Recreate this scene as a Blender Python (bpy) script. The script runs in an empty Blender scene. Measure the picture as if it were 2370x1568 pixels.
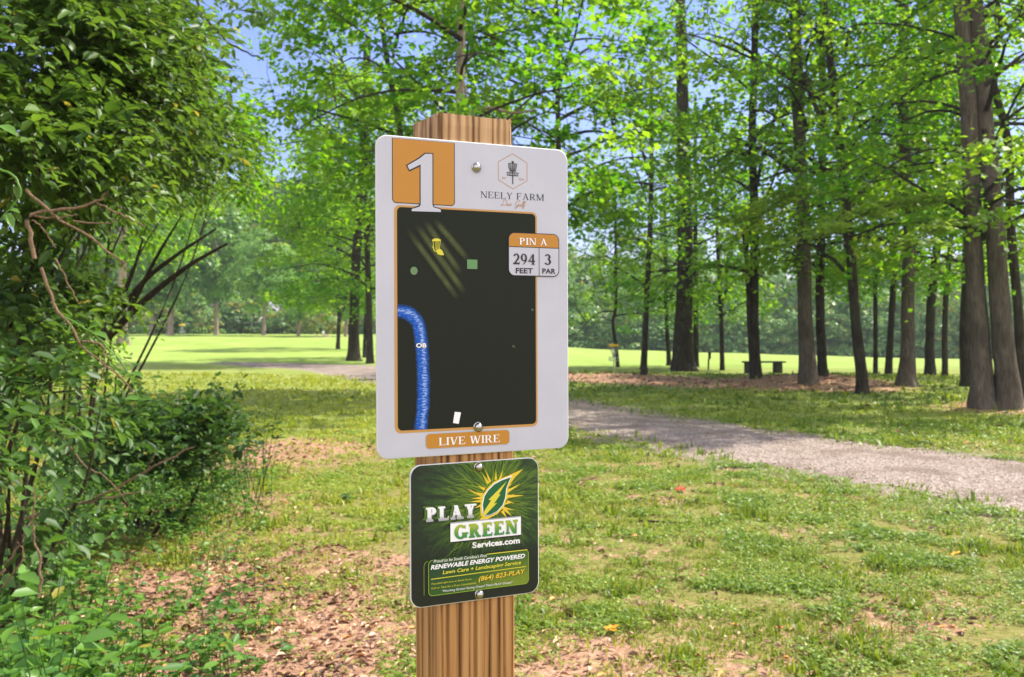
import bpy, math, random
import numpy as np
from mathutils import Matrix, Vector

SC = bpy.context.scene
COL = SC.collection
R = math.radians
rng = np.random.default_rng(7)
random.seed(7)

# ------------------------------------------------------------------ camera
CAMZ = 1.5
F, CX, HY = 2304.0, 1185.0, 765.0          # focal length, centre and horizon of the photo (2370 px wide copy)
cam_d = bpy.data.cameras.new('camera'); cam = bpy.data.objects.new('camera', cam_d); COL.objects.link(cam)
cam.location = (0, 0, CAMZ); cam.rotation_euler = (R(90), 0, 0)
cam_d.sensor_width = 36; cam_d.lens = 36 * F / 2370; cam_d.shift_y = -(784 - HY) / 2370
cam_d.clip_start = 0.05; cam_d.clip_end = 3000
cam_d.dof.use_dof = True; cam_d.dof.focus_distance = 1.1; cam_d.dof.aperture_fstop = 16
SC.camera = cam

# ------------------------------------------------------------------ sky and sun
SUN_AZ, SUN_EL = R(63), R(50)               # azimuth clockwise from +Y
SC.world = bpy.data.worlds.new('World'); SC.world.use_nodes = True
wn = SC.world.node_tree.nodes; wl = SC.world.node_tree.links
sky = wn.new('ShaderNodeTexSky'); sky.sky_type = 'NISHITA'; sky.sun_disc = False
sky.sun_elevation = SUN_EL; sky.sun_rotation = SUN_AZ; sky.air_density = 1.2; sky.dust_density = .6; sky.ozone_density = 4.0
bg = wn['Background']; bg.inputs['Strength'].default_value = 0.15
# summer haze: a slightly lavender sky plus bright white clouds, added mostly unseen behind the camera as fill light
tc = wn.new('ShaderNodeTexCoord'); sepw = wn.new('ShaderNodeSeparateXYZ'); wl.new(tc.outputs['Generated'], sepw.inputs[0])
tint = wn.new('ShaderNodeMix'); tint.data_type = 'RGBA'; tint.blend_type = 'MULTIPLY'; tint.inputs[0].default_value = 1.0
wl.new(sky.outputs[0], tint.inputs[6]); tint.inputs[7].default_value = (.50, .46, .66, 1)
cn = wn.new('ShaderNodeTexNoise'); cn.inputs['Scale'].default_value = 2.6; cn.inputs['Detail'].default_value = 6; cn.inputs['Roughness'].default_value = .6
wl.new(tc.outputs['Generated'], cn.inputs['Vector'])
def wmath(op, a, b):
    x = wn.new('ShaderNodeMath'); x.operation = op
    for k, v in enumerate((a, b)):
        if hasattr(v, 'links'): wl.new(v, x.inputs[k])
        else: x.inputs[k].default_value = v
    return x.outputs[0]
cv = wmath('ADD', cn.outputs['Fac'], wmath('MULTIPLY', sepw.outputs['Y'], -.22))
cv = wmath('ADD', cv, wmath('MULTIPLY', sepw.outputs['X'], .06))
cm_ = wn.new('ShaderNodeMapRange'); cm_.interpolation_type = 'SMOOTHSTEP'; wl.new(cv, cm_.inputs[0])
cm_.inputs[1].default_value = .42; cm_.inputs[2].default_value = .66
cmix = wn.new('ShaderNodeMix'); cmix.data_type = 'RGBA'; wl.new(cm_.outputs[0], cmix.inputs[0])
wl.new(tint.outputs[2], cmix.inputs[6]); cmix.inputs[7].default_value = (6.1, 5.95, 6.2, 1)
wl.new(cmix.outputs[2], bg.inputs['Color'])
sun_d = bpy.data.lights.new('sun', 'SUN'); sun_d.energy = 4.4; sun_d.angle = R(0.6); sun_d.color = (1.0, 0.93, 0.8)
sun = bpy.data.objects.new('sun', sun_d); COL.objects.link(sun)
sdir = Vector((math.sin(SUN_AZ) * math.cos(SUN_EL), math.cos(SUN_AZ) * math.cos(SUN_EL), math.sin(SUN_EL)))
sun.rotation_euler = sdir.to_track_quat('Z', 'Y').to_euler()
SC.view_settings.view_transform = 'Standard'; SC.view_settings.look = 'None'
SC.view_settings.exposure = 1.2; SC.view_settings.gamma = 1.0; SC.view_settings.use_curve_mapping = False
cy = SC.cycles
cy.max_bounces = 8; cy.diffuse_bounces = 4; cy.glossy_bounces = 2; cy.transmission_bounces = 4; cy.transparent_max_bounces = 4
cy.volume_bounces = 0; cy.caustics_reflective = False; cy.caustics_refractive = False
cy.sample_clamp_indirect = 6.0
cy.use_denoising = True; cy.denoiser = 'OPENIMAGEDENOISE'

# ------------------------------------------------------------------ helpers
def tag(o, label=None, cat=None, group=None, kind=None):
    if label: o['label'] = label
    if cat: o['category'] = cat
    if group: o['group'] = group
    if kind: o['kind'] = kind
    return o

def link(name, me, parent=None, mat=None, loc=None):
    o = bpy.data.objects.new(name, me); COL.objects.link(o)
    if mat is not None and me is not None:
        for m in (mat if isinstance(mat, (list, tuple)) else [mat]): me.materials.append(m)
    if parent: o.parent = parent
    if loc is not None: o.location = loc
    return o

def empty(name, loc=(0, 0, 0)):
    o = bpy.data.objects.new(name, None); o.empty_display_size = .2; COL.objects.link(o); o.location = loc
    return o

def mesh_np(name, V, faces, tint=None, smooth=False, uv=None):
    """faces: list of (M,k) int arrays; tint: per face float"""
    me = bpy.data.meshes.new(name)
    V = np.asarray(V, np.float32)
    me.vertices.add(len(V)); me.vertices.foreach_set('co', V.ravel())
    faces = [np.asarray(f, np.int32) for f in faces if len(f)]
    loops = np.concatenate([f.ravel() for f in faces])
    tot = np.concatenate([np.full(len(f), f.shape[1], np.int32) for f in faces])
    start = np.concatenate([[0], np.cumsum(tot)[:-1]]).astype(np.int32)
    me.loops.add(len(loops)); me.loops.foreach_set('vertex_index', loops)
    me.polygons.add(len(tot)); me.polygons.foreach_set('loop_start', start)
    if tint is not None:
        a = me.attributes.new('tint', 'FLOAT', 'FACE'); a.data.foreach_set('value', np.asarray(tint, np.float32))
    me.update(calc_edges=True)
    if smooth: me.polygons.foreach_set('use_smooth', np.ones(len(tot), bool))
    if uv is not None:
        l = me.uv_layers.new(name='UVMap'); l.data.foreach_set('uv', np.asarray(uv, np.float32)[loops].ravel())
    return me

def nrm(a): return a / np.maximum(np.linalg.norm(a, axis=-1, keepdims=True), 1e-9)

def kites(P, D, N, L, W, tint):
    """flat four-sided leaves"""
    P = np.asarray(P); D = nrm(D); S = nrm(np.cross(D, N)); L = L[:, None]; W = W[:, None]
    N2 = np.cross(S, D)
    v = np.stack([P, P + D * L * .42 + S * W * .5 + N2 * L * .06, P + D * L, P + D * L * .42 - S * W * .5 + N2 * L * .06], 1).reshape(-1, 3)
    f = np.arange(len(P) * 4).reshape(-1, 4)
    return v, [f], tint

def leaves6(P, D, N, L, W, tint, fold=.16):
    """folded oval leaves, two quads each"""
    P = np.asarray(P); D = nrm(D); S = nrm(np.cross(D, N)); L = L[:, None]; W = W[:, None]
    N2 = np.cross(S, D)
    tip = P + D * L - N2 * L * .12
    v = np.stack([P, P + D * L * .25 + S * W * .42 + N2 * W * fold, P + D * L * .62 + S * W * .45 + N2 * W * fold, tip,
                  P + D * L * .62 - S * W * .45 + N2 * W * fold, P + D * L * .25 - S * W * .42 + N2 * W * fold], 1).reshape(-1, 3)
    b = np.arange(len(P))[:, None] * 6
    f = np.concatenate([b + np.array([[0, 3, 2, 1]]), b + np.array([[0, 5, 4, 3]])], 1).reshape(-1, 4)
    return v, [f], np.repeat(tint, 2)

def join(parts):
    V = []; Q = {}; T = {}; o = 0
    for v, fs, t in parts:
        i = 0
        for f in fs:
            f = np.asarray(f); k = f.shape[1]
            Q.setdefault(k, []).append(f + o)
            tt = np.zeros(len(f)) if t is None else np.asarray(t)[i:i + len(f)]
            T.setdefault(k, []).append(tt); i += len(f)
        V.append(v); o += len(v)
    ks = sorted(Q)
    return np.concatenate(V), [np.concatenate(Q[k]) for k in ks], np.concatenate([np.concatenate(T[k]) for k in ks])

def tube(pts, rad, sides=6, cap=True, lobes=None):
    pts = np.asarray(pts, float); rad = np.asarray(rad, float); n = len(pts)
    d = np.gradient(pts, axis=0); d = nrm(d)
    ref = np.where(np.abs(d[:, 2:3]) > .9, np.array([[1., 0, 0]]), np.array([[0, 0, 1.]]))
    a = nrm(np.cross(d, ref)); b = np.cross(d, a)
    th = np.linspace(0, 2 * np.pi, sides, endpoint=False)
    rr = rad[:, None] * np.ones((1, sides))
    if lobes is not None: rr = rr * lobes
    v = (pts[:, None] + rr[..., None] * (np.cos(th)[None, :, None] * a[:, None] + np.sin(th)[None, :, None] * b[:, None])).reshape(-1, 3)
    i = np.arange(n - 1)[:, None] * sides; j = np.arange(sides)[None]; k = (j + 1) % sides
    f = np.stack([i + j, i + k, i + sides + k, i + sides + j], -1).reshape(-1, 4)
    return v, [f], None

def curve_pts(ctrl, n=12):
    """Catmull-Rom through control points"""
    c = np.asarray(ctrl, float); c = np.concatenate([[2 * c[0] - c[1]], c, [2 * c[-1] - c[-2]]])
    out = []
    seg = len(c) - 3
    for t in np.linspace(0, seg - 1e-6, n):
        i = int(t); u = t - i; p0, p1, p2, p3 = c[i:i + 4]
        out.append(.5 * (2 * p1 + (p2 - p0) * u + (2 * p0 - 5 * p1 + 4 * p2 - p3) * u * u + (3 * p1 - p0 - 3 * p2 + p3) * u ** 3))
    return np.array(out)

# ------------------------------------------------------------------ terrain
def sstep(a, b, x):
    t = np.clip((x - a) / (b - a), 0, 1); return t * t * (3 - 2 * t)

def Hgt(x, y):
    x = np.asarray(x, float); y = np.asarray(y, float)
    right = np.log1p(np.exp(np.clip((x + 4) / 4, -30, 30))) * 4
    left = 1 / (1 + np.exp(np.clip((x + 1) / 4, -30, 30)))
    s = sstep(34, 125, y)
    z = -s * (0.55 * (1 - left) + 0.028 * np.minimum(right, 60)) + left * 1.0 * sstep(36, 125, y)
    z += 0.28 * np.exp(-(((x - 8.4) / 2.4) ** 2 + ((y - 27.5) / 2.0) ** 2))
    z += 0.16 * np.exp(-(((x - 4.0) / 4.0) ** 2 + ((y - 31) / 2.0) ** 2))
    z += 0.12 * np.exp(-(((x - 9.4) / 1.2) ** 2 + ((y - 19.4) / 1.0) ** 2))
    z += 0.03 * np.sin(x * .55 + 1.3) * np.sin(y * .43) * sstep(2, 6, y)
    return z

def ray(px, py, d):
    return np.array([(px - CX) / F * d, d, CAMZ - (py - HY) / F * d])

def ground_at(px, py):
    d = np.concatenate([np.arange(2, 40, .02), np.arange(40, 160, .1)])
    x = (px - CX) / F * d; z = CAMZ - (py - HY) / F * d
    below = np.nonzero(z <= Hgt(x, d))[0]
    i = below[0] if len(below) else len(d) - 1
    return np.array([x[i], d[i], float(Hgt(x[i], d[i]))])

# path centre line (2.3 m wide gravel track)
PATH = curve_pts([(13, -6), (8.2, 2.5), (4.9, 9.6), (1.07, 17.9), (-2.0, 27.5), (-6.2, 38.5), (-9.5, 42.5), (-13, 45)], 120)
PATH_W = np.interp(np.arange(120), [0, 60, 80, 100, 119], [1.15, 1.2, 1.5, 1.5, .3])

def path_dist(x, y):
    x = np.asarray(x); y = np.asarray(y)
    d = np.full(x.shape, 1e9)
    for i in range(0, 119):
        a = PATH[i]; b = PATH[i + 1]; ab = b - a
        t = np.clip(((x - a[0]) * ab[0] + (y - a[1]) * ab[1]) / (ab @ ab), 0, 1)
        q = np.hypot(x - a[0] - ab[0] * t, y - a[1] - ab[1] * t) - PATH_W[i]
        d = np.minimum(d, q)
    return d

def vnoise(x, y, s, seed=0):
    """smooth value noise"""
    g = np.random.default_rng(seed).random((64, 64))
    u = np.asarray(x) / s + 1000.37; v = np.asarray(y) / s + 1000.71
    i = np.floor(u).astype(int); j = np.floor(v).astype(int); fu = u - i; fv = v - j
    fu = fu * fu * (3 - 2 * fu); fv = fv * fv * (3 - 2 * fv)
    G = lambda a, b: g[a % 64, b % 64]
    return (G(i, j) * (1 - fu) + G(i + 1, j) * fu) * (1 - fv) + (G(i, j + 1) * (1 - fu) + G(i + 1, j + 1) * fu) * fv

def gauss(x, y, cx, cy_, rx, ry): return np.exp(-(((x - cx) / rx) ** 2 + ((y - cy_) / ry) ** 2))

def seg_band(x, y, a, b, w):
    a = np.array(a); b = np.array(b); ab = b - a
    t = np.clip(((x - a[0]) * ab[0] + (y - a[1]) * ab[1]) / (ab @ ab), 0, 1)
    q = np.hypot(x - a[0] - ab[0] * t, y - a[1] - ab[1] * t)
    return np.exp(-(q / w) ** 2)

def litter_mask(x, y):
    """0 grass .. 1 dead leaves / bare soil"""
    m = 1.15 * gauss(x, y, -1.75, 5.4, 1.15, 1.15) + .8 * gauss(x, y, -.75, 4.3, 1.0, .6)
    m = m + .9 * gauss(x, y, -2.9, 12.0, .7, 1.6) + .6 * gauss(x, y, -2.6, 8.3, .9, .9)
    m = m + .95 * seg_band(x, y, (1.2, 31.2), (8.0, 25.6), 1.9) + 1.0 * gauss(x, y, 9.6, 18.8, 1.6, 1.3) + .7 * gauss(x, y, 7.5, 26.3, 3, 1.6)
    m = m + .95 * (vnoise(x, y, .8, 3) * .55 + vnoise(x, y, .3, 4) * .45 - .42) * (y < 14)
    return np.clip(m, 0, 1.2)

# ------------------------------------------------------------------ materials
class NT:
    def __init__(s, name):
        s.m = bpy.data.materials.new(name); s.m.use_nodes = True; s.t = s.m.node_tree; s.n = s.t.nodes; s.l = s.t.links
        s.b = s.n['Principled BSDF']; s.out = s.n['Material Output']
    def add(s, typ, **kw):
        x = s.n.new(typ)
        for k, v in kw.items():
            if k.startswith('i_'):
                x.inputs[k[2:].replace('_', ' ')].default_value = v
            else: setattr(x, k, v)
        return x
    def link(s, a, b): s.l.new(a, b)
    def noise(s, vec, scale, detail=4, rough=.55, dist=0):
        x = s.add('ShaderNodeTexNoise'); x.inputs['Scale'].default_value = scale; x.inputs['Detail'].default_value = detail
        x.inputs['Roughness'].default_value = rough; x.inputs['Distortion'].default_value = dist
        if vec is not None: s.link(vec, x.inputs['Vector'])
        return x.outputs['Fac']
    def ramp(s, fac, stops):
        x = s.add('ShaderNodeValToRGB'); e = x.color_ramp.elements
        while len(e) < len(stops): e.new(.5)
        for el, (p, c) in zip(e, stops):
            el.position = p; el.color = (*c, 1) if len(c) == 3 else c
        s.link(fac, x.inputs[0]); return x.outputs[0]
    def mix(s, fac, a, b, mode='MIX'):
        x = s.add('ShaderNodeMix', data_type='RGBA', blend_type=mode)
        for sock, val in ((x.inputs[0], fac), (x.inputs[6], a), (x.inputs[7], b)):
            if hasattr(val, 'links'): s.link(val, sock)
            elif isinstance(val, (int, float)): sock.default_value = val
            else: sock.default_value = (*val, 1)
        return x.outputs[2]
    def math(s, op, a, b=None, c=None, clamp=False):
        x = s.add('ShaderNodeMath', operation=op, use_clamp=clamp)
        for sock, val in zip(x.inputs, (a, b, c)):
            if val is None: continue
            if hasattr(val, 'links'): s.link(val, sock)
            else: sock.default_value = val
        return x.outputs[0]
    def maprange(s, v, a, b, c=0, d=1):
        x = s.add('ShaderNodeMapRange'); x.interpolation_type = 'SMOOTHSTEP'
        s.link(v, x.inputs[0]); x.inputs[1].default_value = a; x.inputs[2].default_value = b; x.inputs[3].default_value = c; x.inputs[4].default_value = d
        return x.outputs[0]
    def bump(s, h, strength=.5, dist=.02):
        x = s.add('ShaderNodeBump'); x.inputs['Strength'].default_value = strength; x.inputs['Distance'].default_value = dist
        s.link(h, x.inputs['Height']); s.link(x.outputs[0], s.b.inputs['Normal'])
    def pos(s): return s.add('ShaderNodeNewGeometry').outputs['Position']
    def obj(s): return s.add('ShaderNodeTexCoord').outputs['Object']
    def uvs(s): return s.add('ShaderNodeTexCoord').outputs['UV']
    def attr(s, name): return s.add('ShaderNodeAttribute', attribute_name=name).outputs['Fac']
    def scale(s, vec, sc):
        x = s.add('ShaderNodeMapping'); s.link(vec, x.inputs[0]); x.inputs['Scale'].default_value = sc; return x.outputs[0]
    def base(s, c):
        if hasattr(c, 'links'): s.link(c, s.b.inputs['Base Color'])
        else: s.b.inputs['Base Color'].default_value = (*c, 1)
    def set(s, rough=None, metal=None, spec=None):
        if rough is not None: s.b.inputs['Roughness'].default_value = rough
        if metal is not None: s.b.inputs['Metallic'].default_value = metal
        if spec is not None: s.b.inputs['Specular IOR Level'].default_value = spec
        return s

def paint(name, c, rough=.4, spec=.4, var=.06):
    t = NT(name); n = t.noise(t.obj(), 60, 3)
    d = tuple(v * (1 - var) for v in c); l = tuple(min(1, v * (1 + var)) for v in c)
    t.base(t.mix(n, d, l)); t.set(rough, 0, spec); return t.m

def leaf_mat(name, dark, light, trans=.4, tcol=None, rough=.45, spec=.35, vary=.25):
    t = NT(name)
    a = t.attr('tint'); rnd = t.add('ShaderNodeObjectInfo').outputs['Random']
    f = t.math('ADD', a, t.math('MULTIPLY', t.math('SUBTRACT', rnd, .5), vary), clamp=True)
    c = t.mix(f, dark, light)
    c = t.mix(t.math('GREATER_THAN', a, .9995), c, (.30, .27, .05))      # the odd yellowed leaf
    t.base(c); t.set(rough, 0, spec)
    tr = t.add('ShaderNodeBsdfTranslucent')
    tc = t.mix(f, tcol[0], tcol[1]) if tcol else t.mix(1.0, c, (1.6, 1.5, .8), 'MULTIPLY')
    t.link(tc, tr.inputs['Color'])
    mx = t.add('ShaderNodeMixShader'); mx.inputs[0].default_value = trans
    t.link(t.b.outputs[0], mx.inputs[1]); t.link(tr.outputs[0], mx.inputs[2]); t.link(mx.outputs[0], t.out.inputs['Surface'])
    return t.m

def bark_mat(name, dark, light, scale=1.0):
    t = NT(name); o = t.obj(); rnd = t.add('ShaderNodeObjectInfo').outputs['Random']
    v = t.scale(o, (9 * scale, 9 * scale, 1.6 * scale))
    n1 = t.noise(v, 2.2, 6, .65, .6); n2 = t.noise(o, 1.1, 3)
    f = t.math('ADD', t.math('MULTIPLY', n1, .75), t.math('MULTIPLY', n2, .35))
    c = t.ramp(f, [(.32, tuple(x * .45 for x in dark)), (.5, dark), (.72, light)])
    c = t.mix(t.math('MULTIPLY', rnd, .35), c, (dark[0] * .7, dark[1] * .75, dark[2] * .7))
    moss = t.maprange(t.noise(o, 2.3, 4), .56, .72)
    c = t.mix(t.math('MULTIPLY', moss, .35), c, (.09, .11, .06))
    t.base(c); t.set(.9, 0, .1); t.bump(n1, .9, .05); return t.m

M = {}
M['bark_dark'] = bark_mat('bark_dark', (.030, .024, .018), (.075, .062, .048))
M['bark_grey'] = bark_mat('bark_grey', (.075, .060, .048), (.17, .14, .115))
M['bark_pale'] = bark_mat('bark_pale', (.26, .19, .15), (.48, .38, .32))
M['twig'] = bark_mat('twig_bark', (.05, .038, .026), (.12, .09, .06), 6)
M['deadwood'] = bark_mat('dead_wood', (.33, .21, .13), (.55, .38, .26), 8)
M['leaf_tree'] = leaf_mat('tree_leaves', (.050, .135, .005), (.17, .29, .013), .6, ((.11, .34, .005), (.40, .61, .018)))
M['leaf_lime'] = leaf_mat('sun_painted_lime_leaves', (.10, .20, .015), (.20, .30, .03), .5, ((.25, .42, .03), (.42, .55, .06)))  # leaf colour made brighter and yellower to stand in for sunlight
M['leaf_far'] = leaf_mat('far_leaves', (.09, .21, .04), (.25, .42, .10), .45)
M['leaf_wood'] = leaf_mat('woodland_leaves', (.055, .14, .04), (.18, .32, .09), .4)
M['leaf_shrub'] = leaf_mat('shrub_leaves', (.030, .075, .012), (.15, .27, .035), .42, None, .48, .4)
M['leaf_low'] = leaf_mat('undergrowth_leaves', (.022, .062, .012), (.105, .215, .045), .38, None, .5, .35)
M['leaf_seedling'] = leaf_mat('seedling_leaves', (.055, .15, .03), (.15, .30, .045), .4, None, .4, .4)
M['grass'] = leaf_mat('grass_blades', (.085, .155, .012), (.37, .40, .045), .4)
M['clover'] = leaf_mat('clover_leaves', (.10, .19, .022), (.36, .44, .065), .35, None, .5, .3)

def dead_leaf_mat():
    t = NT('dead_leaves'); a = t.attr('tint')
    c = t.ramp(a, [(0, (.07, .035, .022)), (.35, (.20, .10, .06)), (.65, (.43, .25, .15)), (.9, (.66, .47, .34)), (1, (.62, .30, .08))])
    t.base(c); t.set(.6, 0, .3); return t.m
M['dead'] = dead_leaf_mat()

def ground_mat():
    t = NT('ground_soil_and_turf'); p = t.pos()
    lit = t.attr('litter'); fld = t.attr('field'); wear = t.attr('wear')
    n1 = t.noise(p, 3.0, 6, .65); n2 = t.noise(p, 22, 5, .7); n3 = t.noise(p, .35, 3); n4 = t.noise(p, 75, 3, .7)
    soil = t.ramp(t.math('ADD', t.math('MULTIPLY', n2, .6), t.math('MULTIPLY', n4, .4)), [(.3, (.10, .05, .032)), (.5, (.35, .20, .125)), (.7, (.56, .385, .27))])
    turf = t.ramp(t.math('ADD', t.math('MULTIPLY', n2, .55), t.math('MULTIPLY', n4, .45)), [(.3, (.075, .07, .02)), (.5, (.18, .175, .045)), (.72, (.33, .28, .12))])
    field = t.ramp(t.math('ADD', t.math('MULTIPLY', n3, .7), t.math('MULTIPLY', n1, .3)), [(.3, (.17, .26, .04)), (.55, (.26, .35, .075)), (.75, (.36, .41, .13))])
    g = t.mix(fld, turf, field)
    n5 = t.noise(p, 9, 4, .6)
    k = t.math('ADD', t.math('ADD', lit, t.math('MULTIPLY', t.math('SUBTRACT', .62, fld), .32)), t.math('MULTIPLY', t.math('SUBTRACT', n1, .5), .9))
    k = t.math('ADD', k, t.math('MULTIPLY', t.math('SUBTRACT', n5, .5), 1.3))
    k = t.math('ADD', k, t.math('MULTIPLY', t.math('SUBTRACT', n2, .5), .7))
    c = t.mix(t.maprange(k, .35, .62), g, soil)
    grit = t.ramp(n4, [(.3, (.17, .125, .10)), (.7, (.36, .30, .26))])
    kw = t.math('ADD', wear, t.math('MULTIPLY', t.math('SUBTRACT', n2, .5), 1.2))
    c = t.mix(t.maprange(kw, .4, .7), c, grit)
    t.base(c); t.set(.95, 0, .1)
    t.bump(t.math('ADD', n2, n4), .5, .03); return t.m
M['ground'] = ground_mat()

def gravel_mat():
    t = NT('gravel'); p = t.pos()
    v = t.add('ShaderNodeTexVoronoi'); v.inputs['Scale'].default_value = 42; t.link(p, v.inputs['Vector'])
    n = t.noise(p, 1.2, 5, .6); n2 = t.noise(p, 90, 2)
    col = t.add('ShaderNodeSeparateColor'); t.link(v.outputs['Color'], col.inputs[0])
    c = t.ramp(col.outputs[0], [(0, (.09, .065, .05)), (.35, (.25, .195, .16)), (.75, (.36, .29, .245)), (1, (.50, .43, .38))])
    c = t.mix(t.maprange(n, .45, .68, 0, .8), c, (.16, .115, .085))
    c = t.mix(t.math('MULTIPLY', n2, .25), c, (.2, .15, .12))
    t.base(c); t.set(.9, 0, .2); t.bump(t.math('ADD', v.outputs['Distance'], t.math('MULTIPLY', n, 1.5)), .8, .03); return t.m
M['gravel'] = gravel_mat()

def wood_post_mat():
    t = NT('treated_pine'); o = t.obj()
    v = t.scale(o, (1, 1, .03)); n = t.noise(v, 95, 6, .62, .8)
    w = t.scale(o, (1, 1, .02)); wav = t.add('ShaderNodeTexWave', wave_type='BANDS', bands_direction='X')
    wav.inputs['Scale'].default_value = 34; wav.inputs['Distortion'].default_value = 9.0; wav.inputs['Detail'].default_value = 4
    wav.inputs['Detail Scale'].default_value = 1.4
    t.link(w, wav.inputs['Vector'])
    fine = t.noise(t.scale(o, (1, 1, .015)), 520, 3)
    f = t.math('ADD', t.math('MULTIPLY', n, .62), t.math('ADD', t.math('MULTIPLY', wav.outputs['Fac'], .2), t.math('MULTIPLY', fine, .2)))
    c = t.ramp(f, [(.36, (.06, .024, .007)), (.44, (.21, .095, .03)), (.55, (.36, .18, .062)), (.75, (.48, .275, .115))])
    z = t.add('ShaderNodeSeparateXYZ'); t.link(o, z.inputs[0])
    weath = t.maprange(z.outputs['Z'], 1.35, 1.75, 0, .55)          # weathered, greyer towards the cut top
    c = t.mix(weath, c, t.ramp(f, [(.36, (.16, .085, .04)), (.46, (.40, .25, .13)), (.58, (.54, .36, .21)), (.76, (.64, .48, .31))]))
    t.base(c); t.set(.7, 0, .25); t.bump(f, .35, .002); return t.m
M['post'] = wood_post_mat()
M['white'] = paint('white_sign_paint', (.53, .515, .575), .36, .4, .03)
def weathered_white():
    t = NT('white_sign_paint'); o = t.obj()
    n = t.noise(o, 9, 5, .6); streak = t.noise(t.scale(o, (60, 4, 1)), 1.0, 4, .6); spk = t.noise(o, 300, 2)
    c = t.mix(t.maprange(n, .35, .75), (.455, .455, .535), (.50, .50, .575))
    c = t.mix(t.math('MULTIPLY', t.maprange(streak, .55, .8), .28), c, (.40, .39, .40))
    c = t.mix(t.maprange(spk, .72, .78, 0, .6), c, (.25, .24, .22))
    t.base(c); t.set(.36, 0, .4)
    t.link(t.maprange(n, .3, .7, .28, .5), t.b.inputs['Roughness']); return t.m
M['white'] = weathered_white()
M['edge'] = paint('sign_edge', (.55, .55, .56), .5, .4, .1)
M['orange'] = paint('ochre_sign_paint', (.45, .195, .018), .4, .4, .04)
M['orange_soft'] = paint('ochre_line', (.48, .25, .07), .4, .4, .04)
M['black'] = paint('black_sign_ink', (.012, .012, .014), .45, .4, .1)
M['ink_white'] = paint('white_ink', (.80, .79, .82), .4, .4, .02)
M['tan_ink'] = paint('tan_ink', (.45, .22, .10), .45, .3, .03)
M['grey_ink'] = paint('grey_ink', (.36, .36, .39), .45, .3, .05)
M['yellow_ink'] = paint('yellow_ink', (.62, .56, .05), .45, .3, .05)
M['glow_ink'] = paint('golden_ink', (.70, .50, .04), .45, .3, .08)
M['lime_ink'] = paint('lime_ink', (.22, .34, .03), .45, .3, .1)
M['vein_ink'] = paint('green_vein_ink', (.07, .15, .02), .45, .3, .2)
M['leafgreen_ink'] = paint('leaf_green_ink', (.015, .11, .035), .45, .3, .2)
M['panel_green'] = paint('panel_green_ink', (.035, .085, .012), .45, .3, .3)
PANEL = (.0125, .0155, .0105)
M['panel'] = paint('dark_map_ink', PANEL, .5, .15, .08)
M['pale_green'] = paint('pale_green_ink', (.12, .26, .10), .45, .3, .15)
M['mark_green'] = paint('marker_green_ink', (.13, .22, .10), .45, .3, .1)
t = NT('chrome_bolt'); t.base((.40, .385, .36)); t.set(.2, 1.0, .5); M['chrome'] = t.m
t = NT('galvanised_steel'); t.base(t.mix(t.noise(t.obj(), 30), (.3, .31, .32), (.5, .51, .52))); t.set(.4, .8, .5); M['steel'] = t.m
M['band'] = paint('yellow_band_paint', (.72, .42, .02), .5, .4, .05)
M['concrete'] = paint('bench_concrete', (.05, .047, .04), .9, .1, .2)
M['darkpost'] = paint('dark_post_wood', (.025, .02, .016), .9, .1, .3)
M['stone'] = paint('tan_stone', (.5, .38, .28), .9, .1, .2)

def river_mat():
    t = NT('printed_river'); uv = t.uvs(); s = t.add('ShaderNodeSeparateXYZ'); t.link(uv, s.inputs[0])
    o = t.obj(); n = t.noise(o, 130, 4, .6); n2 = t.noise(t.scale(o, (1, 3.2, 1)), 210, 4, .7)
    u = t.math('ADD', s.outputs[0], t.math('MULTIPLY', t.math('SUBTRACT', n, .5), .22))
    e = t.math('MULTIPLY', t.maprange(u, .02, .30), t.maprange(u, .98, .70))
    blue = t.mix(t.maprange(n2, .48, .72), (.004, .075, .42), (.14, .27, .66))
    core = t.math('MULTIPLY', t.maprange(u, .2, .42), t.maprange(u, .62, .45))
    blue = t.mix(t.math('MULTIPLY', core, t.maprange(n2, .4, .6)), blue, (.30, .42, .74))
    t.base(t.mix(e, PANEL, blue)); t.set(.5, 0, .15); return t.m
M['river'] = river_mat()
def beam_mat():
    t = NT('printed_light_streak'); s = t.add('ShaderNodeSeparateXYZ'); t.link(t.uvs(), s.inputs[0])
    n = t.noise(t.scale(t.obj(), (1, 1, 1)), 90, 3)
    e = t.math('MULTIPLY', t.math('MULTIPLY', t.maprange(s.outputs[0], 0, .5), t.maprange(s.outputs[0], 1, .5)),
               t.math('MULTIPLY', t.maprange(s.outputs[1], 0, .3), t.maprange(s.outputs[1], 1, .75)))
    e = t.math('MULTIPLY', e, t.maprange(n, .2, .7, .45, 1))
    t.base(t.mix(e, PANEL, (.085, .10, .035))); t.set(.5, 0, .15); return t.m
M['beam'] = beam_mat()
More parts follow.
